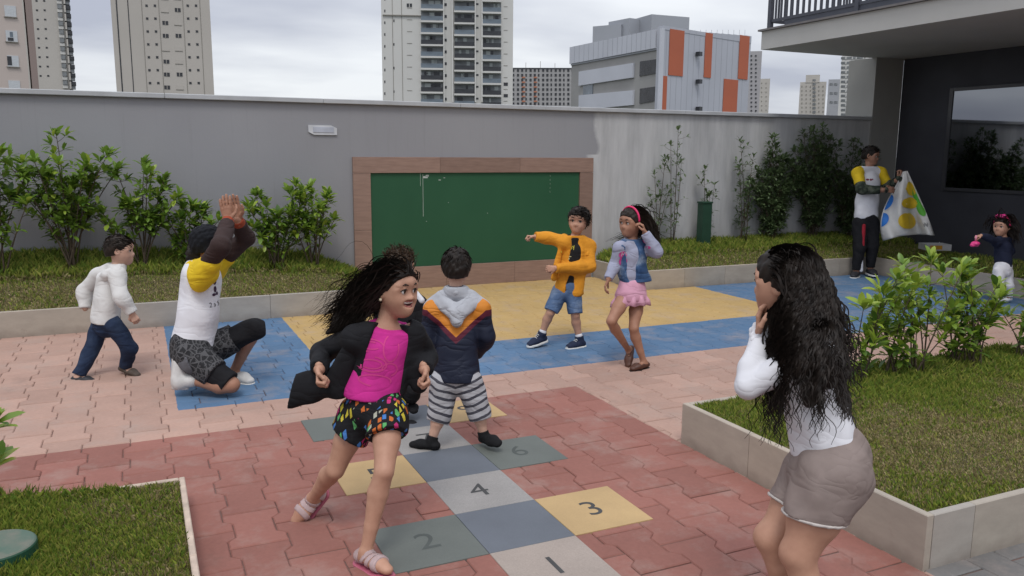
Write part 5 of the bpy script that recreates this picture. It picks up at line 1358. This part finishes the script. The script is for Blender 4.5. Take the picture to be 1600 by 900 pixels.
mb = MB(); c0 = P.J(986, 464, .0); N = 72                                # gathered frill at the hem
for k in range(N):
    a = 2*pi*k/N; w1 = 1+.10*sin(a*11); d = lx*cos(a)+P.fw*.82*sin(a)
    for r_, z_ in ((.120, .012), (.134+.008*(w1-1)*10, -.03), (.150*(.94+.06*w1), -.068-.006*sin(a*11+1))): mb.v.append(tuple(c0+d*r_*(w1 if z_ < 0 else 1)+UPZ*z_))
for k in range(N):
    q = (k+1) % N
    for i in range(2): mb.f.append((3*k+i, 3*q+i, 3*q+i+1, 3*k+i+1)); mb.f.append((3*k+i+1, 3*q+i+1, 3*q+i, 3*k+i)) if False else None
mb.f = [f for f in mb.f if f]
fr = mb.build('frill', m_skirt, sk, smooth=True)
so_ = fr.modifiers.new('thick', 'SOLIDIFY'); so_.thickness = .003
m_shoe = plain('brown_leather', (.085, .035, .022), .45)
P.shoe('b', m_shoe, i=.004, sole=plain('dark_sole', (.03, .02, .018), .7), sole_h=.010); P.shoe('a', m_shoe, up=unit(UPZ*.5-RH*.6+TOC*.3), i=.004)
hl = (.38, .25, .09, -.10)
rt = [q for q in P.roots(1000, 6, hl) if (q[0]-j['head'])@P.hF < .12*P.hs]
bk_ = [(cpt, j['pel'], .115)]
P.put('hair', merge([P.cap(H_DARK, .05, hl, -.30), P.strands(rt, .26, RH*.5+DN*1.0-TOC*.2, .30, goal=P.J(1022, 384, .10), gspread=.045, init=-P.hF*.7-P.hU*.3, curl=.008, turns=1.4, rad=.0028, rise=.05, seg=14, seed=5, spread=.25, lift=.008, blockers=bk_),
    P.strands([q for q in P.roots(260, 16, hl) if (q[0]-j['head'])@P.hF < -.18*P.hs and (q[0]-j['head'])@P.hU < .05*P.hs], .24, -RH*.9+DN*.45-TOC*.3, .24, init=DN*.8-TOC*.3, curl=.006, turns=1.3, rad=.0018, rise=.05, seg=14, seed=7, spread=.22, lift=.02)]), H_DARK)
mb = MB(); pts = []
for k in range(25):
    t = -1.75+3.5*k/24; pts.append(P.hp(.10-.06*abs(t)*.5, .425*sin(t), .125+.435*cos(t)))
mb.tube(pts, .0085, 7); mb.build('headband', plain('pink_headband', (.62, .025, .12), .5), P.root, smooth=True)

# ---------------------------------------------------------------- 6 boy in white hoodie
b0 = on_z(160, 598)
P = Person('boy in cream white hoodie and dark jeans hurrying along the left', 5.88, 1.14, b0, RH*.86-TOC*.42, SK_D)
P.vh = .0036
j = P.joints(head=(188, 390, 0), neck=(183, 414, .01), sa=(155, 429, .09), sb=(183, 429, -.08), ea=(132, 455, .11), wa=(133, 482, .08), eb=(189, 464, -.13), wb=(206, 489, -.09), pel=(166, 500, 0), ha=(157, 508, .05), hb=(177, 508, -.04),
             ka=(141, 551, .03), kb=(203, 545, .02), aa=(122, 588, -.02), ab=(196, 573, .10), ta=(140, 597, -.03), tb=(217, 584, .07))
P.fw = unit(RH*.86-TOC*.42); P.side = np.cross(P.up, P.fw)
hd = P.head(RH*.95-TOC*.18+DN*.05, size=.206)
bo = P.body(hd, [P.hand('b', DN*.85+RH*.4, TOC*.2-RH*.3+DN*.1-TOC, -1, (.7, .8, .5))], foot_up={'b': unit(UPZ*.9+RH*.2)})
P.face(bo, look=RH)
m_hoo = cloth('cream_fleece', (.60, .59, .57), var=.04, fold=.42)
cpt = (j['sa']+j['sb'])/2
pr = P.torso(.018, .035, wide=1.02)+P.arm('a', .017, .03)+P.arm('b', .018, .03)+[cone(cpt+(j['pel']-cpt)*.5, P.J(165, 498, 0), .108, .116, .03, (P.fw, .85))]
jk = P.part('hoodie', pr, m_hoo, [hemcut(P, 165, 503, 0, DN*.98-RH*.05, .17), (j['neck']+UPZ*.012, UPZ, .10), (j['wb'], unit(j['wb']-j['eb']), .05), (j['wa'], unit(j['wa']-j['ea']), .05)], wob=.0035, wf=48)
P.part('hood', [cone(P.J(186, 418, -.07), P.J(168, 430, -.09), .026, .034, .03), cone(P.J(168, 430, -.09), P.J(160, 436, -.02), .034, .036, .03), cone(P.J(160, 436, -.02), P.J(162, 424, .05), .034, .026, .03), cone(P.J(160, 438, -.06), P.J(156, 447, -.05), .03, .022, .03)], m_hoo, wob=.0035, wf=80, parent=jk)
m_jean = denim('dark_jeans', (.010, .018, .042), (.017, .030, .065), (.032, .05, .09))
pr = [cone(j['pel']+UPZ*.02, j['pel']+DN*.03, .104, .100, .03, (P.fw, .9))]
for a in 'ab':
    K, Hh, A = j['k'+a], j['h'+a], j['a'+a]; pr += [cone(Hh, K, .066, .052, .02), cone(K, A, .052, .045, .02)]
P.part('jeans', pr, m_jean, [(j['a'+a]+(j['k'+a]-j['a'+a])*.04, unit(j['a'+a]-j['k'+a]), .08) for a in 'ab'], wob=.0035, wf=65)
m_dsh = plain('dark_shoe', (.022, .022, .026), .6); m_bsh = plain('worn_shoe', (.075, .055, .042), .7)
P.shoe('a', m_dsh, sole=plain('grey_sole', (.30, .30, .30), .6)); P.shoe('b', m_bsh, up=unit(UPZ*.9+RH*.2))
P.put('hair', merge([P.cap(H_DARK, .035, (.37, .24, .10, -.16), -.22, .0015), P.strands(P.roots(1200, 4, (.37, .24, .10, -.16), low=-.18), .026, P.hF*.5+DN*.4, .2, init=P.hF*.7, rad=.0018, seg=6, seed=2, spread=.2, lift=.002, rise=.1)]), H_DARK)

# ---------------------------------------------------------------- 7 kneeling adult
b0 = on_z(330, 610)
P = Person('kneeling adult in white and yellow shirt clapping hands overhead on the blue paving', 5.55, 1.68, b0, RH*.93-TOC*.10, SK_B)
P.vh = .0042
j = P.joints(head=(327, 380, .02), neck=(318, 408, .04), sa=(318, 424, -.16), sb=(334, 420, .22), ea=(346, 384, -.30), wa=(356, 345, -.06), eb=(384, 372, .22), wb=(371, 344, .04), pel=(301, 545, 0), ha=(300, 556, -.09), hb=(312, 552, .10),
             ka=(362, 602, -.12), kb=(402, 512, .14), aa=(300, 594, -.12), ab=(366, 580, .30), ta=(284, 603, -.12), tb=(378, 592, .26))
P.fw = unit(RH*.93-TOC*.1); P.side = np.cross(P.up, P.fw)
hd = P.head(RH*.80-TOC*.45+UPZ*.12, size=.225)
bo = P.body(hd, [P.hand('a', UPZ+RH*-.10, -TOC, -1, (.05, .08, .05), spread=.10), P.hand('b', UPZ*1.0-RH*.18, TOC, 1, (.05, .08, .05), spread=.10)], feet=('b',))
P.face(bo, eyes=False)
cpt = (j['sa']+j['sb'])/2
pr = [cone(P.J(312, 438, 0), P.J(306, 490, 0), .150, .142, .04, (P.side, 1.0)), cone(P.J(306, 490, 0), P.J(301, 538, 0), .142, .150, .04)]
pr = [cone(P.J(314, 436, .02), P.J(310, 490, .01), .158, .150, .04, (P.fw, .82)), cone(P.J(310, 490, .01), P.J(301, 538, 0), .150, .160, .04, (P.fw, .86))]+[cone(j['neck']+DN*.02, j[a], .07, .072, .03) for a in ('sa', 'sb')]
sh_ = P.part('shirt', pr, m_whitec, [hemcut(P, 300, 547, 0, DN), (j['neck']+UPZ*.01, UPZ, .12)], wob=.0035, wf=36)
m_yc = cloth('yellow_jersey', (.68, .47, .020), fold=.7)
pr = [cone(j['neck']+DN*.03-P.fw*.01, j['sa']+DN*.01, .066, .088, .03), cone(j['sa']+DN*.01, j['sa']+(j['ea']-j['sa'])*.42+DN*.02, .088, .070, .03), cone(P.J(300, 418, -.05), P.J(312, 440, -.15), .050, .070, .03)]
P.part('sleeve', pr, m_yc, [(j['neck']+UPZ*.022, UPZ, .1)], wob=.0035, wf=50)
pr = [cone(j['neck']+DN*.03+P.fw*.03, j['sb'], .062, .082, .03), cone(j['sb'], j['sb']+(j['eb']-j['sb'])*.35, .080, .066, .03)]
P.part('sleeve', pr, m_yc, [(j['neck']+UPZ*.022, UPZ, .1)], wob=.0035, wf=50)
m_bsl = cloth('brown_sleeve', (.040, .024, .022), fold=.8); m_rust = cloth('rust_cuff', (.30, .060, .028))
for a in 'ab':
    S, E, W_ = j['s'+a], j['e'+a], j['w'+a]; d = unit(W_-E)
    P.part('undersleeve', [cone(S+(E-S)*.25, E, .062, .062, .02), cone(E, W_-d*.035, .062, .048, .02)], m_bsl, [(W_-d*.035, d, .08)], wob=.0035, wf=45)
    P.part('cuff', [cone(W_-d*.045, W_+d*.005, .046, .040, .01)], m_rust, [(W_+d*.004, d, None), (W_-d*.050, -d, None)])
m_cap = cloth('black_beanie', (.007, .008, .011))
P.put('cap', P.cap(m_cap, .075, (.36, .17, -.10, -.14), -.22, .004), m_cap)
P.part('hair', [ell(P.J(307, 397, .04), (P.hF, P.hL, P.hU), (.055, .060, .055), .03), cone(P.J(312, 388, .03), P.J(306, 402, .05), .06, .04, .03)], H_BLACK, wob=.012, wf=140)
m_dood = None
def doodle_mat():
    m, t, b = new_mat('doodle_print'); g = NG(t); ob = g.obj()
    vz = g.n('ShaderNodeTexVoronoi', feature='DISTANCE_TO_EDGE'); vz.inputs['Scale'].default_value = 24; t.links.new(ob, vz.inputs['Vector'])
    ln = g.math('LESS_THAN', vz.outputs['Distance'], .075); wv = g.n('ShaderNodeTexVoronoi', feature='F1'); wv.inputs['Scale'].default_value = 50; t.links.new(ob, wv.inputs['Vector'])
    dot_ = g.math('LESS_THAN', g.math('ABSOLUTE', g.math('SUBTRACT', wv.outputs['Distance'], .32)), .07)
    f = g.math('MAXIMUM', ln, dot_)
    t.links.new(g.mix(g.math('MULTIPLY', f, .65), (.020, .020, .022), (.12, .12, .125)), b.inputs['Base Color']); cloth_finish(g, b, ob, .5); return m
m_dood = doodle_mat()
pr = [cone(j['pel']+UPZ*.03, j['pel']+DN*.03, .155, .160, .04, (P.fw, .9))]
for a in 'ab':
    Hh, K = j['h'+a], j['k'+a]; pr += [cone(Hh, Hh+(K-Hh)*.70, .112, .098, .03)]
P.part('shorts', pr, m_dood, [(j['h'+a]+(j['k'+a]-j['h'+a])*.60, unit(j['k'+a]-j['h'+a]), .17) for a in 'ab'], wob=.0035, wf=45)
P.part('waist_panel', [cone(P.J(290, 556, -.08), P.J(304, 566, -.13), .085, .085, .03)], cloth('grey_panel', (.105, .105, .115)), [hemcut(P, 304, 560, -.1, RH*.9+UPZ*.35, None), hemcut(P, 300, 585, 0, DN)], wob=.004)
for a in 'ab':
    Hh, K, A = j['h'+a], j['k'+a], j['a'+a]; d = unit(K-Hh)
    P.part('leggings', [cone(Hh+(K-Hh)*.45, K-d*.02, .088, .074, .02), cone(K-d*.02, K+(A-K)*.06+d*.012, .074, .068, .02)], m_black, [(K+d*(-.02 if a == 'a' else .06), unit(d*.8+(A-K)/np.linalg.norm(A-K)*.4) if a == 'b' else d, .12)], wob=.004)
m_snk = plain('white_sneaker', (.56, .55, .53), .6, var=.1, scale=30)
A = j['aa']
P.part('shoe', [cone(P.J(284, 560, -.12), P.J(280, 598, -.12), .040, .042, .03, (TOC, .9)), cone(P.J(279, 566, -.12), P.J(277, 590, -.12), .034, .040, .02), cone(P.J(280, 598, -.12), P.J(300, 594, -.12), .042, .046, .03)], m_snk, [(b0*0+V(0, 0, .006), DN, None)])
P.part('sole', [cone(P.J(272, 562, -.12), P.J(271, 600, -.12), .016, .018, .02), cone(P.J(272, 606, -.12), P.J(292, 606, -.12), .016, .016, .01)], plain('pale_sole', (.50, .47, .45), .6), [(V(0, 0, .004), DN, None)])
P.shoe('b', m_snk, sole=m_rub)
decal('print', blob_mesh([(0, .05, .014, .020), (.0, .0, .012, .022), (-.012, -.035, .016, .010), (.014, -.03, .010, .012)]), sh_, P.J(346, 455, -.12), unit(-P.fw*.6-TOC*.75), unit(np.cross(UPZ, P.fw*.6+TOC*.75)), UPZ, plain('dark_print', (.045, .02, .05), .8), P.root)
decal('print', text_mesh('2 a 5', .045), sh_, P.J(345, 479, -.12), unit(-P.fw*.6-TOC*.75), unit(np.cross(UPZ, P.fw*.6+TOC*.75)), UPZ, plain('dark_print2', (.05, .05, .06), .8), P.root)

# ---------------------------------------------------------------- 8 curly haired girl in the foreground
P = Person('girl with very long curly black hair, white top and taupe shorts seen from behind', 2.72, 1.46, on_z(1240, 1004), -RH*.9-TOC*.35, SK_A)
j = P.joints(head=(1226, 440, 0), neck=(1247, 508, .03), sa=(1222, 550, .10), sb=(1278, 545, -.09), ea=(1184, 598, .16), wa=(1195, 530, .17), eb=(1168, 604, -.03), wb=(1187, 524, .05), pel=(1293, 722, .02), ha=(1282, 745, .08), hb=(1296, 748, -.07),
             ka=(1206, 842, .08), kb=(1248, 866, -.06), aa=(1232, 985, .12), ab=(1256, 995, -.04), ta=(1225, 1008, .12), tb=(1225, 1012, -.04))
P.fw = unit(-RH*.9-TOC*.35); P.fw = unit(P.fw-P.up*(P.fw@P.up)); P.side = np.cross(P.up, P.fw)
hd = P.head(-RH*.80-TOC*.58+DN*.05, tilt=UPZ-RH*.08, size=.222)
bo = P.body(hd, [P.hand('a', UPZ*.9-RH*.05, RH*.6-TOC*.2, 1, (.35, .4, .3)), P.hand('b', UPZ*.95-RH*.05, RH*.6+TOC*.3, -1, (.35, .4, .3))], feet=('a', 'b'), thick=1.36)
P.face(bo, eyes=True)
cpt = (j['sa']+j['sb'])/2
pr = P.torso(.014, .03, wide=1.0)+[cone(j['sa'], j['ea'], .048, .044, .02), cone(j['ea'], j['wa'], .044, .034, .015), cone(j['sb'], j['eb'], .054, .043, .02), cone(j['eb'], j['eb']+(j['wb']-j['eb'])*.35, .043, .044, .012), cone(j['eb']+(j['wb']-j['eb'])*.35, j['wb'], .044, .030, .012)]
pr += [cone(cpt+(j['pel']-cpt)*.55, P.J(1290, 706, .02), .110, .132, .04, (P.fw, .86))]
P.part('top', pr, m_whitec, [hemcut(P, 1290, 705, 0, DN*.97+RH*.18, .25), (j['neck']+UPZ*.012, UPZ, .10), (j['wa'], unit(j['wa']-j['ea']), .055), (j['wb'], unit(j['wb']-j['eb']), .055)], wob=.0035, wf=48)
P.part('cuff', [cone(j['wb']-unit(j['wb']-j['eb'])*.022, j['wb']+unit(j['wb']-j['eb'])*.012, .031, .036, .008)], m_whitec, wob=.0035, wf=260, vox=.004)
m_cord = cloth('taupe_corduroy', (.235, .188, .170), fold=.40)
pr = [cone(P.J(1300, 712, .02), P.J(1296, 735, .02), .130, .148, .04, (P.fw, .96))]
for a in 'ab':
    Hh, K = j['h'+a], j['k'+a]; pr += [cone(Hh+UPZ*.01, Hh+(K-Hh)*.55, .113, .100, .03)]
pr += [cone(P.J(1318, 735, .09), P.J(1312, 765, .09), .080, .074, .04), cone(P.J(1318, 735, -.05), P.J(1314, 765, -.05), .080, .074, .04)]
st = P.part('shorts', pr, m_cord, [(j['h'+a]+(j['k'+a]-j['h'+a])*.50, unit((j['k'+a]-j['h'+a])*1.0+RH*.06), .17) for a in 'ab']+[hemcut(P, 1300, 818, 0, DN*.9+RH*.15)], wob=.0035, wf=55)
m_fray = cloth('frayed_hem', (.50, .46, .43))
for a in 'ab':
    Hh, K = j['h'+a], j['k'+a]; d = unit((K-Hh)*1.0+RH*.06); c = Hh+(K-Hh)*.50
    P.part('hem', [cone(c-d*.10, c+d*.03, .1095, .1015, .01)], m_fray, [(c+d*.006, d, None), (c-d*.004, -d, None)], vox=.005, parent=st)
for a in 'ab': P.shoe(a, plain('grey_shoe', (.2, .2, .2), .6), sole=m_rub)
hl = (.33, .22, .06, -.10)
hl2 = (.20, .41, -.03, -.10); rt = P.roots(2100, 12, hl2, low=-.24); hlc = (.36, .25, .15, -.16)
hb_ = [(P.hp(-.20, .02, -.05), P.J(1258, 545, -.02), .082, .086), (P.J(1258, 545, -.02), P.J(1268, 622, -.075), .084, .046), (P.hp(-.16, .20, -.20), P.J(1252, 560, -.12), .050, .050), (P.J(1252, 560, -.12), P.J(1266, 625, -.135), .050, .024), (P.J(1275, 528, -.10), P.J(1288, 590, -.13), .058, .044)]
bk_ = [(cpt+P.up*.02, j['pel'], .098), (j['sa'], j['sb'], .054)]+[(a_, b_, (ra*.45+rb*.55)) for a_, b_, ra, rb in hb_]
tgt = DN*1.0+RH*.05
rf = [q for q in rt if (q[0]-j['head'])@P.hF > -.12*P.hs]; rb = [q for q in rt if (q[0]-j['head'])@P.hF <= -.12*P.hs]
P.put('hair', merge([P.cap(H_BLACK, .045, hlc, -.36, .003, extra=[cone(a_, b_, ra-.006, rb-.006, .03) for a_, b_, ra, rb in hb_]),
    P.strands(rf, .44, tgt+RH*.30, .42, init=-P.hF*1.3-P.hU*.4, curl=.010, turns=5.5, rad=.0027, seg=40, seed=15, spread=.075, lift=.006, blockers=bk_, lenvar=.30, rise=.03, cpow=1.6),
    P.strands(rb, .46, tgt, .60, init=-P.hU*1.0, curl=.010, turns=5.5, rad=.0027, seg=40, seed=17, spread=.075, lift=.006, blockers=bk_, lenvar=.30, rise=.02, cpow=1.6),
    P.strands(rb[:600], .36, tgt, .60, init=-P.hU*1.0, curl=.008, turns=4.0, rad=.0024, seg=32, seed=45, spread=.06, lift=.004, blockers=bk_, lenvar=.35, rise=.02, cpow=1.4)]), H_BLACK)

# ---------------------------------------------------------------- 9 young man with the spotted cloth
b0 = V(7.70, 5.42, 0)
P = Person('standing young man in white shirt with yellow shoulders holding up a spotted cloth', 11.02, 1.75, b0, TOC*.85+RH*.45, SK_C, near=False)
P.vh = .005
j = P.joints(head=(1361, 243, 0), neck=(1358, 260, .02), sa=(1340, 270, -.04), sb=(1377, 270, .05), ea=(1346, 296, -.16), wa=(1382, 297, -.28), eb=(1388, 293, .05), wb=(1404, 280, -.16), pel=(1353, 342, 0), ha=(1344, 350, 0), hb=(1361, 350, 0),
             ka=(1343, 388, -.04), kb=(1363, 386, -.02), aa=(1338, 424, 0), ab=(1360, 420, .02), ta=(1334, 431, -.12), tb=(1366, 428, -.12))
hd = P.head(RH*.72+TOC*.62+DN*.12, size=.232)
bo = P.body(hd, [P.hand('a', RH*.95+UPZ*.05, DN*.3-TOC, 1, (.35, .4, .3)), P.hand('b', RH*.5+UPZ*.85, -TOC*.5-RH*.3, 1, (.9, 1.0, .6))])
P.face(bo, look=RH*.9+TOC*.3+DN*.3)
cpt = (j['sa']+j['sb'])/2
pr = [cone(cpt+(j['pel']-cpt)*.22, cpt+(j['pel']-cpt)*.62, .160, .155, .04, (P.fw, .72)), cone(cpt+(j['pel']-cpt)*.62, P.J(1353, 336, 0), .155, .165, .04, (P.fw, .72))]+[cone(j['neck']+DN*.02, j[a], .065, .070, .03) for a in ('sa', 'sb')]
sh_ = P.part('shirt', pr, m_whitec, [hemcut(P, 1353, 341, 0, DN), (j['neck']+UPZ*.0, UPZ, .11)], wob=.0035, wf=40)
for a in 'ab': P.part('sleeve', [cone(j['neck']*.35+j['s'+a]*.65+DN*.0, j['s'+a], .062, .072, .03), cone(j['s'+a], j['s'+a]+(j['e'+a]-j['s'+a])*.62, .072, .068, .03)], m_yc, wob=.004)
def camo_mat():
    m, t, b = new_mat('camouflage'); g = NG(t); ob = g.obj(); n = g.noise(ob, 11, 3)
    t.links.new(g.ramp(n, [(0, (.020, .027, .020)), (.46, (.045, .058, .040)), (.54, (.085, .095, .070)), (.62, (.020, .024, .020))], 'CONSTANT'), b.inputs['Base Color']); cloth_finish(g, b, ob, .6); return m
m_camo = camo_mat()
for a in 'ab':
    S, E, W_ = j['s'+a], j['e'+a], j['w'+a]; P.part('undersleeve', [cone(S+(E-S)*.55, E, .066, .068, .02), cone(E, W_, .068, .050, .02)], m_camo, [(W_-unit(W_-E)*.05, unit(W_-E), .07)], wob=.0035)
pr = [cone(j['neck']-P.fw*.07+UPZ*.0, j['neck']-P.fw*.12+DN*.06, .07, .085, .03), cone(j['neck']-P.fw*.03-P.side*.07, j['neck']-P.fw*.03+P.side*.07, .035, .035, .02)]
P.part('hood', pr, m_camo, [(P.hp(0, 0, -.30), UPZ, .12)], wob=.0035)
pr = [cone(j['pel'], j['pel']+DN*.05, .150, .148, .04, (P.fw, .8))]
for a in 'ab':
    Hh, K, A = j['h'+a], j['k'+a], j['a'+a]; pr += [cone(Hh, K, .108, .082, .03), cone(K, A, .080, .056, .02)]
tr_ = P.part('trousers', pr, m_black, [(j['a'+a]+UPZ*.02, DN, .08) for a in 'ab'], wob=.0035)
m_red = cloth('red_stripe', (.30, .018, .030))
for a, px0, px1 in (('a', 1347, 1346),):
    Hh, K, A = j['h'+a], j['k'+a], j['a'+a]; o_ = TOC*.062
    P.part('stripe', [cone(P.J(1346, 352, -.03)+TOC*.075, P.J(1345, 390, -.04)+TOC*.052, .026, .024, .01), cone(P.J(1345, 390, -.04)+TOC*.052, P.J(1344, 396, -.02)+TOC*.048, .024, .022, .01)], m_red, parent=tr_)
P.part('stripe', [cone(P.J(1344, 398, -.02)+TOC*.045, P.J(1344, 422, 0)+TOC*.03, .020, .026, .01)], m_whitec, parent=tr_)
P.shoe('a', m_dsh, sole=m_rub); P.shoe('b', m_dsh, sole=m_rub)
decal('print', blob_mesh([(-.025, 0, .018, .014), (.012, -.004, .014, .016), (.035, 0, .010, .010)]), sh_, P.J(1366, 279, -.2), -P.fw, unit(np.cross(UPZ, P.fw)), UPZ, plain('logo_print', (.20, .02, .05), .8), P.root)
P.put('hair', merge([P.cap(H_BLACK, .038, (.375, .27, .06, -.14), -.24, .003), P.strands(P.roots(260, 4, (.37, .26, .08, -.05), low=.1), .035, UPZ*.5+P.hF*.5, .2, init=P.hF*.8, rad=.003, seg=5, seed=2, spread=.2, rise=.35)]), H_BLACK)
# the cloth he holds
def cloth_pt(u, v):
    """u across 0..1, v down 0..1"""
    tl, tr, blc, brc = (np.array(q, float) for q in ((1411, 268), (1418, 267), (1383, 374), (1460, 368)))
    l = tl+(blc-tl)*v; r = tr+(brc-tr)*v; q = l+(r-l)*u
    bulge = sin(pi*min(1, v*.95))*(-22*(1-u)+9*u); sag = 12*v*v*(u*(1-u))*-1.2
    dep = 10.82+.09*sin(u*9+v*2)*min(1, v*1.5)+.05*sin(u*17-v*4)*v
    return at(q[0]+bulge*(.3+.7*v)*(1 if u < .5 else .3), q[1]+sag+(8*v*v*(.35-u) if u < .35 else 0), dep)
cr = tag(empty('spotted_cloth', cloth_pt(.5, 0)), 'white play cloth with blue, yellow and green spots held by the young man', 'cloth')
base_ = np.array(cr.location); NU, NV = 28, 34
v = [cloth_pt(a/NU, b/NV)-base_ for b in range(NV+1) for a in range(NU+1)]
f = np.array([(b*(NU+1)+a, b*(NU+1)+a+1, (b+1)*(NU+1)+a+1, (b+1)*(NU+1)+a) for b in range(NV) for a in range(NU)])
cs = link('sheet', mesh_np('sheet', v, f, cloth('white_vinyl', (.62, .61, .58), var=.03, fold=.4, rough=.6)), cr); sm_ = cs.modifiers.new('thick', 'SOLIDIFY'); sm_.thickness = .004; sm_.offset = 0
def spot(u0, v0, ru, rv, mat, lim=(0, 1)):
    vv, ff = [], []; R_, N = 5, 24
    for i in range(R_+1):
        for k in range(N):
            a = 2*pi*k/N; u = min(max(u0+ru*i/R_*cos(a), lim[0]), lim[1]); w_ = v0+rv*i/R_*sin(a); vv.append(cloth_pt(u, w_)-base_+TOC*.016)
    for i in range(R_):
        for k in range(N): ff.append((i*N+k, i*N+(k+1) % N, (i+1)*N+(k+1) % N, (i+1)*N+k))
    link('spot', mesh_np('spot', vv, ff, mat), cr)
m_sy, m_sb, m_sg, m_sr = (plain('spot_'+n, c, .55) for n, c in (('yellow', (.66, .44, .02)), ('blue', (.02, .17, .55)), ('green', (.09, .38, .03)), ('orange', (.50, .10, .03))))
spot(.50, .77, .165, .125, m_sy); spot(.62, .49, .21, .09, m_sy); spot(.72, .27, .22, .11, m_sy, (0, .95)); spot(.0, .70, .15, .10, m_sb, (.01, 1)); spot(.0, .45, .16, .11, m_sb, (.01, 1)); spot(.90, .36, .16, .11, m_sg, (0, .98)); spot(.88, .58, .12, .12, m_sg, (0, .98))
mb = MB()
for q in range(7):
    u0 = .78+.022*q; w0 = .80+.012*(q % 3)
    mb.v += [tuple(cloth_pt(u0+du, w0+dv)-base_+TOC*.016) for du, dv in ((0, 0), (.012, .004), (.012, .05), (0, .046))]; mb.f.append((4*q, 4*q+1, 4*q+2, 4*q+3))
mb.build('small_print', plain('grey_print', (.12, .12, .12), .8), cr)

# ---------------------------------------------------------------- 10 small girl on the right
b0 = on_z(1568, 474)
P = Person('small girl in navy top and white trousers with pink headband holding a pink toy', depth_of(on_z(1568, 474))+.0, 1.02, b0, -RH*.85+TOC*.45, SK_A, near=False)
P.vh = .0042
j = P.joints(head=(1566, 354, 0), neck=(1568, 370, .01), sa=(1556, 378, -.03), sb=(1577, 378, .06), ea=(1545, 372, -.10), wa=(1533, 368, -.13), eb=(1580, 393, .08), wb=(1570, 404, -.02), pel=(1567, 418, 0), ha=(1561, 424, -.03), hb=(1573, 424, .03),
             ka=(1561, 446, -.05), kb=(1576, 446, .0), aa=(1563, 466, -.03), ab=(1576, 465, .04), ta=(1555, 473, -.06), tb=(1567, 472, .0))
hd = P.head(-RH*.85+TOC*.5+UPZ*.05, size=.205)
bo = P.body(hd, [P.hand('a', -RH*.9+DN*.2, DN-TOC*.2, 1, (.9, 1.0, .6))])
P.face(bo, look=-RH*.9+TOC*.3)
P.part('top', P.torso(.014)+P.arm('a', .013)+P.arm('b', .013), m_navy, [hemcut(P, 1567, 417, 0, DN, .13), (j['neck']+UPZ*.0, UPZ, .07), (j['wa'], unit(j['wa']-j['ea']), .04)], wob=.004)
pr = [cone(j['pel'], j['pel']+DN*.03, .096, .092, .03, (P.fw, .9))]
for a in 'ab': pr += [cone(j['h'+a], j['k'+a], .066, .050, .02), cone(j['k'+a], j['a'+a], .048, .036, .02)]
P.part('trousers', pr, m_whitec, [(j['a'+a]+UPZ*.01, DN, .06) for a in 'ab'], wob=.004)
P.shoe('a', m_whitec); P.shoe('b', m_whitec)
hl = (.37, .24, .08, -.10)
P.put('hair', merge([P.cap(H_BLACK, .05, hl, -.30), P.strands(P.roots(260, 6, hl), .22, DN+RH*.25, .3, init=-P.hF*.6, curl=.006, turns=2, rad=.005, seg=11, seed=5, spread=.12, lift=.008, blockers=[((j['sa']+j['sb'])/2, j['pel'], .085)])]), H_BLACK)
mb = MB(); mb.tube([P.hp(.12-.05*abs(t), .43*sin(t), .125+.44*cos(t)) for t in np.linspace(-1.7, 1.7, 21)], .010, 6)
hb_ = mb.build('headband', plain('pink_headband', (.62, .025, .12), .5), P.root, smooth=True)
P.part('bow', [ell(P.hp(.22, .1, .56), (RH, TOC, UPZ), (.038, .03, .026), .01), ell(P.hp(.22, -.16, .54), (RH, TOC, UPZ), (.034, .03, .028), .01)], plain('pink_bow', (.60, .03, .20), .6), wob=.004, wf=150, parent=hb_)
tw = P.J(1525, 372, -.15)+P.base
toy = tag(empty('toy', tw), 'pink plastic toy hanging from the small girl\'s outstretched hand', 'toy')
m_toy = plain('pink_plastic', (.62, .045, .20), .35)
MB().tube([(0, 0, .03), (0, 0, -.03)], .011, 8).build('handle', plain('pale_pink_plastic', (.65, .25, .33), .35), toy, smooth=True)
v, f = sdf_mesh([ell(V(0, 0, -.06), np.eye(3), (.045, .045, .026), .01), ell(V(0.03, 0.01, -.078), np.eye(3), (.022, .03, .02), .008), ell(V(-.03, 0.01, -.078), np.eye(3), (.022, .03, .02), .008)], .004); link('bowl', mesh_np('bowl', v, f, m_toy), toy)
# ---------------------------------------------------------------- game box and lid on the grass behind
def gbox(px_, py_, name, label, rot, hgt, tilt, col, size):
    p = on_z(px_, py_, .30); r = tag(empty(name, p, rot), label, 'box'); r.rotation_euler = (tilt, 0, rot); a, b = size; w_ = .008; m = plain('carton_white', (.50, .50, .50), .7)
    MB().box(-a, a, -b, b, 0, w_).build('base', m, r)
    for x0, x1, y0, y1 in ((-a, a, -b, -b+w_), (-a, a, b-w_, b), (-a, -a+w_, -b+w_, b-w_), (a-w_, a, -b+w_, b-w_)): MB().box(x0, x1, y0, y1, w_+.0005, hgt).build('side', m, r)
    MB().box(-a*.75, a*.25, -b-.003, -b-.0005, hgt*.2, hgt*.85).build('print', plain('carton_print_'+name, col, .7), r)
gbox(1460, 390, 'game_box', 'open white game carton with orange print on the shaded grass', -.45, .085, 0.0, (.60, .30, .03), (.17, .13))
gbox(1486, 383, 'box_lid', 'pale blue and white carton lid leaning beside the game carton', -.75, .05, .18, (.22, .38, .55), (.17, .10))
